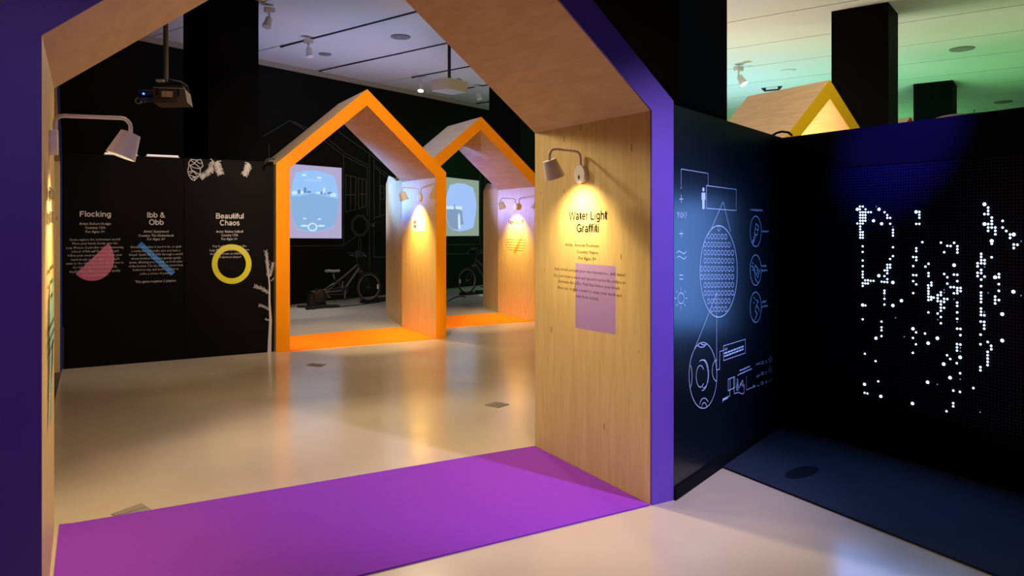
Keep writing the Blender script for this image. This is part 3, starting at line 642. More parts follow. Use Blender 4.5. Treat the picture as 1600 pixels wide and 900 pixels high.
for key, txt, ou, ov, k in (('A', LA, 1320, 300, 6.4286), ('B', LB, 1460, 300, 6.4286), ('C', LC, 1320, 430, 6.4286), ('D', LD, 1460, 430, 6.4286), ('E', LE, 1320, 550, 5.714)):
    for sstr in txt.split():
        a, b = map(float, sstr.split(',')); u, v = ou+a/k, ov+b/k
        if any(abs(u-x)+abs(v-y) < 3 for x, y in seen): continue
        seen.append((u, v)); P = at_x(u, v, XW-.003)
        me = LM['dim' if (key, sstr) in DIM else 'big' if (key, sstr) in BIG else 'mid']
        ob = D.objects.new('led', me); COL.objects.link(ob); ob.parent = lw; ob.location = P-lw.location
print('LEDS', len(seen))
# loop of black cable over the corner
tb = MB().tube([at_x(1205, 213, 4.60), at_x(1213, 208, 4.62)+V(0, 0, 0), at_x(1222, 205.5, 4.63), at_x(1232, 207, 4.64), at_x(1238, 212, 4.66)], .009, 6)
tag(tb.build('loose_cable', 'rubber', smooth=True), 'loop of black cable over the corner where partition meets light wall', 'cable')

# ------------------------------------------------------------------ black text panels at the back left
YP = 9.215
def pp(u, v, off=.0018): return at_y(u, v, YP-off)
def pline(s, u0, u1, v, cap): 
    a, b = pp(u0, v), pp(u1, v); m_ = pp((u0+u1)/2, v); t_ = pp((u0+u1)/2, v-cap); return (s, a.x, b.x, m_.z, t_.z-m_.z)
pmap = lambda x, z: V(x, YP-.0018, z)
tp1 = thing('text_panel', 'black display panel printed with Flocking and Ibb & Obb texts', 'panel', (.28, YP, 0))
MB().box(-.300, .884, YP, YP+.09, 0, 2.328).build('board', 'black', tp1)
tp2 = thing('text_panel', 'black display panel printed with Beautiful Chaos and a pale tree', 'panel', (1.39, YP, 0))
MB().box(.890, 1.889, YP, YP+.09, 0, 2.328).build('board', 'black', tp2)
Z5 = lambda x: 100+x/6
Y5 = lambda y: 310+y/6
def flat(name, pts, mat, parent, label=None, f=pp, off=.001):
    m_ = MB(); m_.poly([f(u, v, off) for u, v in pts]); return m_.build(name, mat, parent, label=label)
flat('half_circle_sticker', [(143.7+34.9*math.cos(a), 404+34.9*math.sin(a)) for a in [math.radians(-43+180*k/28) for k in range(29)]], 'pinkprint', tp1, 'pink half circle')
flat('bar_sticker', [(221.2, 377.8), (215, 383.3), (267.5, 430.8), (273.7, 425)], 'blueprint', tp1, 'blue slanted bar')
text_block('title_text', [pline('Flocking', 124.7, 173.3, 338.7, 8.5), pline('Ibb &', 230, 258, 340, 8.3), pline('Obb', 232.8, 255.8, 351.3, 8.3)], pmap, 'print_white', tp1, True)
text_block('detail_text', [pline(s, a, b, v, 3.8) for s, a, b, v in (('Artist: Robert Hodgin', 123.8, 173.3, 351.3), ('Country: USA', 132.8, 165, 357.5), ('For Ages: 3+', 133.8, 163.8, 363.7),
    ('Artist: Sparpweed', 224.7, 263.3, 363.3), ('Country: The Netherlands', 216, 271.7, 369.7), ('For Ages: 6+', 230, 257.8, 375.3), ('This game requires 2 players.', 211.3, 275.8, 441))], pmap, 'print_pale', tp1, True)
bl = [('Come explore the underwater world!', 52, 527, 395), ('Move your hands slowly over the', 78, 503, 431), ('Leap Motion Controller and a shimmering', 22, 556, 470), ('school of fish will flock to you and', 72, 510, 505),
      ('follow your every movement. Move your', 35, 545, 542), ("hand slowly to the right, and they'll", 67, 517, 580), ("swim to the right. Move left, they'll veer to", 18, 560, 615), ('the left. Move forward and back,', 83, 500, 652), ("they'll follow. Wave your hands quickly", 48, 527, 692), ("and they'll scatter.", 175, 408, 728),
      ("Gravity isn't what it used to be, so grab", 622, 1100, 463), ('a controller and make sure you have a', 632, 1090, 500), ('friend. Guide Ibb & Obb through a world', 610, 1112, 535), ('whose bottom half turns gravity upside', 628, 1095, 570),
      ('down, allowing you to walk on both sides', 612, 1110, 605), ('of the horizon. Use the warps to move from', 606, 1115, 640), ('bottom to top, and work together to', 647, 1075, 675), ('solve a series of puzzles.', 712, 1020, 712)]
text_block('body_text', [pline(s, Z5(a), Z5(b), Y5(v), 3.6) for s, a, b, v in bl], pmap, 'print_pale', tp1)
ring = MB()
for k in range(40):
    a0, a1 = 2*math.pi*k/40, 2*math.pi*(k+1)/40
    ring.poly([pp(362+r*math.cos(a), 412.6+r*math.sin(a), .001) for r, a in ((31, a0), (31, a1), (22.3, a1), (22.3, a0))])
ring.build('ring_sticker', 'yelprint', tp2, label='yellow ring')
text_block('title_text', [pline('Beautiful', 337.4, 380.7, 341.6, 8.3), pline('Chaos', 343.5, 374.4, 352.2, 8.3)], pmap, 'print_white', tp2, True)
text_block('detail_text', [pline(s, a, b, v, 3.8) for s, a, b, v in (('Artist: Nathan Selikoff', 337.5, 380.2, 363.5), ('Country: USA', 345.5, 372, 369.2), ('For Ages: 6+', 346, 371, 375))], pmap, 'print_pale', tp2, True)
text_block('body_text', [pline(s, 280+a/4.09, 280+b/4.09, 240+v/4.09, 3.6) for s, a, b, v in (('Put both hands over the', 215, 430, 598), ('Leap Motion Controller to move', 195, 447, 622), ('along and create an infinite range', 197, 445, 645), ('of abstract shapes!', 255, 396, 667))], pmap, 'print_pale', tp2)
# pine cone, sprigs and tree print
NY = V(0, -1, 0)
def plines(name, pls, wd, mat='print_pale', off=.0018):
    m_ = MB()
    for pl in pls: ribbon(m_, [pp(u, v, off) for u, v in pl], wd, NY)
    return m_.build(name, mat, tp2)
zc = lambda pts: [(280+x/12.3, 240+y/12.3) for x, y in pts]
plines('pine_cone_drawing', [zc(a) for a in ([(225, 110), (180, 180), (190, 215), (165, 330), (185, 420), (240, 500), (290, 520), (370, 440), (405, 390), (405, 290), (455, 240), (440, 170), (415, 115), (340, 125), (225, 110)],
    [(225, 130), (300, 190), (400, 270)], [(290, 190), (340, 125)], [(340, 140), (370, 180), (430, 190)], [(190, 215), (280, 270), (405, 290)], [(210, 240), (250, 330), (180, 350)], [(250, 320), (370, 390), (405, 380)],
    [(200, 390), (270, 340), (340, 410)], [(200, 410), (290, 445), (370, 430)], [(240, 490), (280, 445), (340, 480)], [(290, 445), (290, 520)], [(300, 190), (190, 230)])], .0085)
def sprig(name, stem, n, ln, spread=55, wd=.0055, seed=1):
    rnd = random.Random(seed); ls = [stem]
    L = len(stem)-1
    for k in range(n):
        t_ = k/n*L; i = min(int(t_), L-1); f_ = t_-i
        x = stem[i][0]+(stem[i+1][0]-stem[i][0])*f_; y = stem[i][1]+(stem[i+1][1]-stem[i][1])*f_
        a = math.atan2(stem[i+1][1]-stem[i][1], stem[i+1][0]-stem[i][0])
        for sgn in (-1, 1):
            b = a+sgn*math.radians(spread+rnd.uniform(-12, 12)); l_ = ln*rnd.uniform(.75, 1.1)
            ls.append([(x, y), (x+l_*math.cos(b), y+l_*math.sin(b))])
    if n > 20:
        x, y = stem[-1]; a = math.atan2(stem[-1][1]-stem[-2][1], stem[-1][0]-stem[-2][0])
        for q in (-35, -18, 0, 18, 35): ls.append([(x, y), (x+ln*.5*math.cos(a+math.radians(q)), y+ln*.5*math.sin(a+math.radians(q)))])
        x, y = stem[0]
        for q in (-75, -60, 60, 75): ls.append([(x, y), (x+ln*.8*math.cos(a+math.radians(q)), y+ln*.8*math.sin(a+math.radians(q)))])
    plines(name, ls, wd)
sprig('pine_sprig_drawing', [(332.8, 251), (330, 262), (328.5, 268), (320, 273), (315, 276)], 34, 6.5, 52, .0042, seed=2)
sprig('pine_sprig_drawing', [(339.8, 251.5), (341, 262), (344, 270)], 26, 7.5, 45, .0042, seed=3)
sprig('pine_sprig_drawing', [(388, 254.5), (387, 263), (382.5, 272)], 26, 7.2, 48, .0042, seed=4)
tr = MB(); tk = [(421, 551.5, 3.0), (421.5, 530, 2.6), (422.8, 500, 2.1), (421, 470, 1.5), (421.2, 445, 1.2), (418.5, 420, .7), (416, 391, .3)]
for (a, b) in zip(tk[:-1], tk[1:]):
    tr.poly([pp(a[0]-a[2], a[1]), pp(a[0]+a[2], a[1]), pp(b[0]+b[2], b[1]), pp(b[0]-b[2], b[1])])
tr.build('tree_trunk_drawing', 'print_pale', tp2)
sprig('tree_branch_drawing', [(420.8, 434), (418, 415), (415.8, 392)], 16, 5.5, 35, .0045, 5)
sprig('tree_branch_drawing', [(422, 432), (425, 420), (426.5, 410)], 9, 4, 35, .0045, 6)
sprig('tree_branch_drawing', [(420, 458), (410, 451), (397, 447)], 12, 4.5, 50, .0045, 7)
sprig('tree_branch_drawing', [(421, 484), (413, 479), (404, 477)], 8, 3.6, 50, .0045, 8)
sprig('tree_branch_drawing', [(421.5, 501), (414, 498)], 4, 2.5, 50, .0045, 9)
sprig('tree_branch_drawing', [(423.5, 439), (429, 434)], 2, 2, 50, .0045, 10)
# pale strip lights lying on the panel top
for (u0, u1, lab) in ((162, 216, 'thin pale strip light on the black panel top, the one behind the lamp shade'), (228, 280, 'thin pale strip light on the black panel top, right of the lamp shade')):
    a, b = at_y(u0, 240, YP+.04), at_y(u1, 243, YP+.04)
    sl = thing('strip_light', lab, 'strip light', (a.x, YP+.04, 2.329))
    MB().box(a.x, b.x, YP+.02, YP+.06, 2.3285, 2.338).build('base_rail', 'white', sl); MB().box(a.x+.01, b.x-.01, YP+.025, YP+.055, 2.338, 2.356).build('glow_insert', 'strip', sl)
# cable over the orange arch eave
tb = MB().tube([at_y(414, 256, 9.11), at_y(416, 250, 9.11), at_y(422, 247.5, 9.11), at_y(430, 248.5, 9.11)], .010, 6)
tag(tb.build('loose_cable', 'rubber', smooth=True), 'short black cable loop on the left eave of the left orange arch', 'cable')

# ------------------------------------------------------------------ projected pictures on the back wall, projected light built as glowing flat pieces
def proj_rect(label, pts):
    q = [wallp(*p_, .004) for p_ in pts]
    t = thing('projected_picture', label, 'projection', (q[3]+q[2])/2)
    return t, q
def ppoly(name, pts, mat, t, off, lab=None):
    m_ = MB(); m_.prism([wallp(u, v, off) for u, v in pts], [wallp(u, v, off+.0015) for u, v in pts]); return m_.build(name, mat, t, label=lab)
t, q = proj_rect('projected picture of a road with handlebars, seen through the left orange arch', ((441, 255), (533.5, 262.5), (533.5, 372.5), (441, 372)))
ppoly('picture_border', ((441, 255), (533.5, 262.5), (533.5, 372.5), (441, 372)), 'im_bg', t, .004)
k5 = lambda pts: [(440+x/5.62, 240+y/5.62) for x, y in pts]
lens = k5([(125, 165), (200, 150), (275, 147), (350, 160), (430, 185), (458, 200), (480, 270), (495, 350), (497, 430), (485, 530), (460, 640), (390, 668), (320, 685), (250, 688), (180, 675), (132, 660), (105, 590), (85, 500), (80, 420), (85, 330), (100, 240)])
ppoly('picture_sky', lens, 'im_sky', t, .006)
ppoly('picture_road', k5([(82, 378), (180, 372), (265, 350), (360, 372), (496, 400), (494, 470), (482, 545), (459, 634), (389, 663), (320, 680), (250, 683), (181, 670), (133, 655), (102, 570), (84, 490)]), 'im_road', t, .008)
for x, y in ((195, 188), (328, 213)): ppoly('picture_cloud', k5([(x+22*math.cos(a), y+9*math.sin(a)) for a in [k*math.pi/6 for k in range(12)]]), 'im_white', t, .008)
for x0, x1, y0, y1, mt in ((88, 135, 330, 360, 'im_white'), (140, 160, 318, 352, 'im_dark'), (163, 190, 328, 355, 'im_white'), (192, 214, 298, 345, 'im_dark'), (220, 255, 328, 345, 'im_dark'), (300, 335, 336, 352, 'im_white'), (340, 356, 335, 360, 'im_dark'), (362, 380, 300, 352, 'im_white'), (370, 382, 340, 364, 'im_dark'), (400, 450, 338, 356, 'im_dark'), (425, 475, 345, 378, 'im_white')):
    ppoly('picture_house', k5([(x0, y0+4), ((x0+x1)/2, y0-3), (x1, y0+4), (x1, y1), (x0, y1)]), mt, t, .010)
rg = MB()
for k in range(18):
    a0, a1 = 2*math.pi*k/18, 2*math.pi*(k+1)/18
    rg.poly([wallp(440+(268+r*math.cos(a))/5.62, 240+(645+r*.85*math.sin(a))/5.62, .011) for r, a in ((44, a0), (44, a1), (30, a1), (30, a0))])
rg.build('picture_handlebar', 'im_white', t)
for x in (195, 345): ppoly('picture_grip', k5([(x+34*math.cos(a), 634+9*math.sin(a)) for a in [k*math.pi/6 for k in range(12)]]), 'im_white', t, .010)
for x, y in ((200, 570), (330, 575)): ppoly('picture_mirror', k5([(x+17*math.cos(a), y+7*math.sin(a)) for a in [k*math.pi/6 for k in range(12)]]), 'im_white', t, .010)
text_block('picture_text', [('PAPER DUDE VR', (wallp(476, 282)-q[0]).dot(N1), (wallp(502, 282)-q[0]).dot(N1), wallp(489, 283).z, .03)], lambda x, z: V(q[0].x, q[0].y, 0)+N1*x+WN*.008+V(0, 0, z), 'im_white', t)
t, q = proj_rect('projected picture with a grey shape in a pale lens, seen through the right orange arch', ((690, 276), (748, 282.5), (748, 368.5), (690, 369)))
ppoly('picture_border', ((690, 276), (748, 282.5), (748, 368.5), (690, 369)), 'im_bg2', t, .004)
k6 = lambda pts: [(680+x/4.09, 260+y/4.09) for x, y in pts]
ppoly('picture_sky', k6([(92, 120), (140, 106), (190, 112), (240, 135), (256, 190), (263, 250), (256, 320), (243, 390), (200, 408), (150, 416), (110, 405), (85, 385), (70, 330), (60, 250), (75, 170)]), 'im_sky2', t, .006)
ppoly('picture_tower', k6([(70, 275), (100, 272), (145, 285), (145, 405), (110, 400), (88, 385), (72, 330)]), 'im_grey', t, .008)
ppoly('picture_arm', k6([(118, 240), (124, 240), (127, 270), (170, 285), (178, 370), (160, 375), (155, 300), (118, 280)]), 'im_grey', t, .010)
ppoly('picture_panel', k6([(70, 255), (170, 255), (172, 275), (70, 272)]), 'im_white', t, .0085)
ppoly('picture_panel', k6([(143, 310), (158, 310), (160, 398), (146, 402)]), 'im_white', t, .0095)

# ------------------------------------------------------------------ wall lamps
def wall_lamp(label, wallpt, nx, reach, power, lift=.10, slot=False, tint=(1, .80, .40), cone=104):
    """white cone lamp on an arm; wallpt on the jamb surface, nx = outward direction (+1/-1 along x)"""
    wp = Vector(wallpt); n_ = V(nx, 0, 0)
    t = thing('wall_lamp', label, 'lamp', wp, 'cone wall lamps on the arch jambs')
    MB().prism(circle(wp, .056, (0, 1, 0), (0, 0, 1), 28), circle(wp+n_*.030, .056, (0, 1, 0), (0, 0, 1), 28)).build('mount', 'white', t, smooth=True)
    if slot: MB().prism(circle(wp+n_*.030+V(0, 0, -.02), .008, (0, 1, 0), (0, 0, 1.8), 12), circle(wp+n_*.032+V(0, 0, -.02), .008, (0, 1, 0), (0, 0, 1.8), 12)).build('switch', 'rubber', t)
    a = wp+n_*.018+V(0, 0, .045); top = wp.z+.045+lift; e = wp+n_*reach
    pts = [a, V(a.x, a.y, top-.035)]
    for k in range(1, 5):
        q_ = k/4*math.pi/2; pts.append(V(a.x+nx*.035*(1-math.cos(q_)), a.y, top-.035+.035*math.sin(q_)))
    for k in range(0, 5):
        q_ = k/4*math.pi/2; pts.append(V(e.x-nx*.04+nx*.04*math.sin(q_), a.y, top+.006-.04+.04*math.cos(q_)))
    pts.append(V(e.x, a.y, top-.062))
    MB().tube(pts, .009, 10).build('arm', 'white', t, smooth=True)
    tilt = math.radians(21); ax = V(-nx*math.sin(tilt), 0, -math.cos(tilt)); c0 = V(e.x, a.y, top-.062); side = ax.cross(V(0, 1, 0))
    r0, r1, h = .043, .064, .115; n = 28; m_ = MB()
    o0 = circle(c0, r0, side, (0, 1, 0), n); o1_ = circle(c0+ax*h, r1, side, (0, 1, 0), n); i1 = circle(c0+ax*h, r1-.004, side, (0, 1, 0), n); i0 = circle(c0+ax*.01, r0-.004, side, (0, 1, 0), n)
    m_.v = o0+o1_+i1+i0
    for r_ in range(3):
        for k in range(n): m_.f.append((r_*n+k, r_*n+(k+1) % n, (r_+1)*n+(k+1) % n, (r_+1)*n+k))
    m_.f.append(tuple(range(n))); m_.f.append(tuple(3*n+k for k in range(n)))
    m_.build('lamp_shade', 'white', t, smooth=True)
    MB().prism(circle(c0+ax*(h-.026), r1-.012, side, (0, 1, 0), n), circle(c0+ax*(h-.022), r1-.011, side, (0, 1, 0), n)).build('glow_insert', 'glow_insert', t, label='added glowing disc for the lit inside of the shade')  # glowing disc added to stand in for the lit shade interior
    cb = c0+ax*.060; b_ = MB()
    for k in range(6):
        q0, q1 = math.pi*k/6, math.pi*(k+1)/6
        ra, rb = .022*math.sin(q0), .022*math.sin(q1)
        A = circle(cb-ax*.022*math.cos(q0), max(ra, .0004), side, (0, 1, 0), 12); B = circle(cb-ax*.022*math.cos(q1), max(rb, .0004), side, (0, 1, 0), 12)
        i = len(b_.v); b_.v += A+B
        for j in range(12): b_.f.append((i+j, i+(j+1) % 12, i+12+(j+1) % 12, i+12+j))
    b_.build('bulb', 'bulb', t, smooth=True)
    sp_ = c0+ax*(h-.012)
    lamp('SPOT', 'lamp_light', sp_, tint, power, sp_+ax, .02, cone, 1.0)
    return t
wall_lamp('white cone lamp on the right jamb of the purple arch, above the Water Light text', (2.670, 3.78, 1.872), -1, .25, 46, .095, True, cone=124)
wall_lamp('nearest white cone lamp on the left jamb of the purple arch, its bulb side glowing', (-.176, 3.79, 1.915), 1, .315, 75, .075)
p_ = at_x(656, 309, 4.018); wall_lamp('small cone lamp inside the left orange arch above the white notice', p_, -1, .27, 150, .09, tint=(1, .68, .20))
p_ = at_x(807, 323, 6.145); wall_lamp('small cone lamp inside the right orange arch above the wall text', (6.140, p_.y, p_.z), -1, .30, 120, .09, tint=(1, .68, .20))

# ------------------------------------------------------------------ ceiling things
TD = -M1  # track direction (towards the camera side)
def track(label, p0, p1):
    a, b = at_z(*p0, ZC), at_z(*p1, ZC); d = (b-a).normalized(); s_ = d.cross(V(0, 0, 1))*.011
    t = thing('lighting_track', label, 'track', (a+b)/2, 'black ceiling tracks')
    z0 = V(0, 0, -.02); MB().prism([a-s_+z0, b-s_+z0, b+s_+z0, a+s_+z0], [a-s_-V(0, 0, .001), b-s_-V(0, 0, .001), b+s_-V(0, 0, .001), a+s_-V(0, 0, .001)]).build('rail', 'track', t)
    MB().prism([a-s_*1.3+z0*1.2-d*.03, a-s_*1.3+z0*1.2+d*.06, a+s_*1.3+z0*1.2+d*.06, a+s_*1.3+z0*1.2-d*.03], [a-s_*1.3-d*.03-V(0, 0, .0012), a-s_*1.3+d*.06-V(0, 0, .0012), a+s_*1.3+d*.06-V(0, 0, .0012), a+s_*1.3-d*.03-V(0, 0, .0012)]).build('end_cap', 'track', t)
track('nearest black ceiling track above the left orange arch', (440, 72), (690, 7))
track('second black ceiling track, ending at the black pole of the white projector', (500, 110), (712, 63.5))
track('third black ceiling track, running behind the white projector', (645, 120), (760, 98))
track('fourth short black ceiling track near the purple roof edge', (725, 138), (775, 130))
track('farthest short black ceiling track at the back wall corner', (746, 161), (785, 156))
def spotlight(label, u, v, aim=(0, 0, -1), glow_on=True, sc=1.0):
    p0 = at_z(u, v, ZC-.036)
    t = thing('ceiling_spotlight', label, 'spotlight', p0, 'small spotlights under the ceiling')
    MB().box(p0.x-.07*sc, p0.x+.07*sc, p0.y-.04*sc, p0.y+.04*sc, p0.z-.07*sc, p0.z).build('adapter', 'white', t)
    MB().tube([p0+V(0, 0, -.06*sc), p0+V(0, 0, -.15*sc)], .012*sc, 8).build('stem', 'white', t)
    c0 = p0+V(0, 0, -.13*sc); ax = Vector(aim).normalized()
    MB().tube([c0, c0+ax*.03*sc, c0+ax*.09*sc, c0+ax*.17*sc], [.02*sc, .045*sc, .05*sc, .065*sc], 16).build('lamp_head', 'white', t, smooth=True)
    MB().tube([c0+ax*.171*sc, c0+ax*.176*sc], .055*sc, 16).build('lamp_glass', 'bulb' if glow_on else 'white', t)
spotlight('small spotlight on the nearest ceiling track, left of the round vent', 482, 61, (.1, -.2, -1), False)
spotlight('lit small spotlight left of the white projector', 658, 121, (-.2, -.3, -1), True)
spotlight('small spotlight on the fourth track, right of the white projector', 747, 135, (.1, -.2, -1), False)
spotlight('brass-tinted spotlight at the upper right of the wide black column', 421, 12, (-.3, -.3, -1), False)
spotlight('lit spotlight above the yellow house roof, beside the navy column', 1154, 104, (.25, -.5, -1), True, 1.25)
def disc(label, u, v, r, mat='trim', name='ceiling_vent'):
    p0 = at_z(u, v, ZC); t = thing(name, label, 'vent', p0, 'round ceiling vents')
    MB().prism(circle(p0+V(0, 0, -.001), r, (1, 0, 0), (0, 1, 0), 28), circle(p0+V(0, 0, -.016), r*.96, (1, 0, 0), (0, 1, 0), 28)).build('rim', mat, t)
    MB().prism(circle(p0+V(0, 0, -.0165), r*.78, (1, 0, 0), (0, 1, 0), 28), circle(p0+V(0, 0, -.022), r*.74, (1, 0, 0), (0, 1, 0), 28)).build('grille', mat, t)
M['vent'] = plain('grey_vent', (140, 132, 128), .7)
disc('larger grey round ceiling vent between the first two tracks', 626, 57, .165, 'vent')
disc('smaller grey round ceiling vent left of the second track', 508, 84, .115, 'vent')
disc('round ceiling vent in the green area right of the big column', 1503, 76, .20, 'vent')
disc('pale round ceiling vent above the yellow house', 1231, 110, .16, 'ceil')
disc('round ceiling vent far right, low over the light wall', 1567, 159, .20, 'vent')
p0 = at_z(1206, 136, ZC); t = thing('ceiling_bracket', 'small dark ceiling bracket with two feet above the yellow house ridge', 'bracket', p0)
MB().tube([p0+N1*-.02+M1*.22+V(0, 0, -.004), p0+M1*.16+V(0, 0, -.07), p0-M1*.16+V(0, 0, -.07), p0-M1*.22+V(0, 0, -.004)], .02, 8).build('bar', 'seam', t)
MB().tube([p0+M1*.16+V(0, 0, -.07), p0+M1*.16+V(0, 0, -.002)], .025, 8).build('foot', 'seam', t); MB().tube([p0-M1*.16+V(0, 0, -.07), p0-M1*.16+V(0, 0, -.002)], .025, 8).build('foot', 'seam', t)
p0 = at_z(1522, 171, ZC); t = thing('ceiling_sign', 'small pale hanging box sign far away under the green ceiling', 'sign', p0)
MB().tube([p0+V(0, 0, -.001), p0+V(0, 0, -.1)], .015, 6).build('rod', 'trim', t); MB().obox(p0-M1*.2+V(0, 0, -.26), M1*.4, N1*.06, V(0, 0, .17)).build('box', 'trim', t)

# projectors
def projector_white():
    p0 = at_z(702, 68, ZC); t = thing('projector', 'white projector hanging from the ceiling on a black pole', 'projector', p0)
    MB().tube([p0+V(0, 0, -.001), p0+V(0, 0, -.62)], .028, 12).build('pole', 'track', t, smooth=True)
    a = math.radians(20); dx = V(math.cos(a), math.sin(a), 0); dy = V(-math.sin(a), math.cos(a), 0); c0 = p0+V(0, 0, -.70)
    MB().obox(c0-dx*.12-dy*.09+V(0, 0, .055), dx*.24, dy*.18, V(0, 0, .03)).build('bracket', 'track', t)
    m_ = MB(); 
    def ringp(sx, sy, z, r=.04):
        o_ = []
        for (qx, qy, st) in ((1, 1, 0), (-1, 1, 90), (-1, -1, 180), (1, -1, 270)):
            for k in range(4):
                w_ = math.radians(st+k*30); o_.append(c0+dx*(qx*(sx-r)+r*math.cos(w_))+dy*(qy*(sy-r)+r*math.sin(w_))+V(0, 0, z))
        return o_
    m_.prism(ringp(.25, .20, -.12), ringp(.26, .21, .05)); m_.build('casing', 'beige_case', t, smooth=True)
    m_ = MB(); m_.prism(ringp(.24, .19, -.13), ringp(.24, .19, -.121)); m_.build('bottom_plate', 'white', t)
    lc = c0+dy*.20-dx*.12; m2 = MB().tube([lc, lc+dy*.04], .055, 16); m2.build('lens', 'glassy', t, smooth=True)
    for k, (r_, dxo) in enumerate(((.06, .18), (.09, .24))):
        pts = [c0+dx*(dxo+r_*math.cos(q_))+V(0, 0, .05+r_*.9*math.sin(q_)) for q_ in [math.pi*j/10*1.3-.4 for j in range(11)]]
        MB().tube(pts, .008, 6).build('cable', 'rubber', t, smooth=True)
projector_white()
def projector_black():
    Dp = 6.6; p0 = camxy(259, Dp); p0 = V(p0.x, p0.y, ZC)
    t = thing('projector', 'dark projector with a blue-lit round lens hanging at the upper left', 'projector', p0)
    zc_ = EYE+(352-152)/F_PX*Dp
    R_ = V(_c, -_s, 0); F_ = V(_s, _c, 0)
    MB().tube([p0+V(0, 0, -.001), V(p0.x, p0.y, zc_+.14)], .022, 12).build('pole', 'grey_metal', t, smooth=True)
    MB().tube([p0-R_*.03+F_*.06+V(0, 0, -.001), V(p0.x, p0.y, zc_+.14)-R_*.03+F_*.06], .010, 8).build('cable', 'rubber', t)
    a = math.radians(14); dx = (R_*math.cos(a)+F_*math.sin(a)); dy = (-R_*math.sin(a)+F_*math.cos(a)); c0 = V(p0.x, p0.y, zc_)+R_*.065
    up = V(0, 0, 1)
    # casing, front tilted
    MB().prism([c0-dx*.135-dy*.12-up*.075, c0+dx*.14-dy*.12-up*.06, c0+dx*.14+dy*.16-up*.06, c0-dx*.135+dy*.16-up*.075],
               [c0-dx*.140-dy*.12+up*.052, c0+dx*.120-dy*.12+up*.060, c0+dx*.120+dy*.16+up*.060, c0-dx*.140+dy*.16+up*.052]).build('casing', 'grey_metal', t)
    MB().obox(c0-dx*.138-dy*.125+up*.058, dx*.255, dy*.03, up*.006).build('top_edge', 'beige_case', t, label='pale top edge')
    for s_, e_ in ((-.11, -.09), (.06, .08)): MB().obox(c0+dx*s_-dy*.145-up*.01, dx*(e_-s_), dy*.012, up*.062).build('latch', 'rubber', t)
    for s_, w_ in ((-.065, .03), (-.03, .055)): MB().obox(c0+dx*s_-dy*.142-up*.022, dx*w_, dy*.006, up*.052).build('paper_label', 'beige_case', t)
    # lens barrel to the left
    b0 = c0-dx*.14-dy*.02
    MB().tube([b0, b0-dx*.05, b0-dx*.055, b0-dx*.125-up*.01], [.052, .052, .058, .062], 20).build('lens_barrel', 'glassy', t, smooth=True)
    MB().tube([b0-dx*.126-up*.01, b0-dx*.129-up*.01], .050, 20).build('lens_glass', 'glassy', t)
    sp_ = b0-dx*.085-dy*.058+up*.008; MB().tube([sp_, sp_-dy*.006], .010, 10).build('status_light', 'lens_glow', t)
    MB().tube(circle(b0-dx*.135-up*.050-dy*.03, .026, R_, up, 16), .007, 6, closed=True).build('lens_ring', 'metal', t, smooth=True)
    MB().obox(V(p0.x, p0.y, zc_+.135)-R_*.075-F_*.03, R_*.07, F_*.05, up*.022).build('receiver', 'white', t)
    MB().obox(c0-dx*.12-dy*.08+up*.062, dx*.22, dy*.16, up*.035).build('bracket', 'rubber', t)
    for k in range(3):
        q_ = [V(p0.x, p0.y, zc_+.17-k*.02), V(p0.x, p0.y, zc_+.15)+dx*(.08+.02*k), V(p0.x, p0.y, zc_+.13-.01*k)+dx*(.14+.02*k), V(p0.x, p0.y, zc_+.06)+dx*(.165+.012*k)+dy*.02*k]
        MB().tube(q_, .006, 6).build('cable', 'rubber', t, smooth=True)
projector_black()

# ------------------------------------------------------------------ bicycles, built in local axes (x forward, z up, front wheel touches at origin)
def wheel(t, cx_, cz, r, rim_mat='gold'):
    C0 = V(cx_, 0, cz)
    tyre = MB().tube(circle(C0, r-.018, (1, 0, 0), (0, 0, 1), 36), .019, 8, closed=True).build('tyre', 'rubber', t, smooth=True, local=True)
    MB().tube(circle(C0, r-.045, (1, 0, 0), (0, 0, 1), 36), .0085, 6, closed=True).build('rim', 'rimmetal', t, smooth=True, local=True)
    sp_ = MB()
    for k in range(20):
        q_ = 2*math.pi*k/20; s_ = 1 if k % 2 else -1
        sp_.tube([C0+V(.015*math.cos(q_+.8), .025*s_, .015*math.sin(q_+.8)), C0+V((r-.05)*math.cos(q_), 0, (r-.05)*math.sin(q_))], .0012, 4)
    sp_.build('spokes', 'bike_black', t, local=True)
    MB().tube([C0+V(0, -.045, 0), C0+V(0, -.03, 0), C0+V(0, .03, 0), C0+V(0, .045, 0)], [.008, .018, .018, .008], 12).build('hub', 'metal', t, smooth=True, local=True)
M['saddle'] = plain('grey_saddle', (150, 150, 148), .5)
M['rimmetal'] = plain('copper_grey_rim', (170, 130, 112), .4, metal=.4)
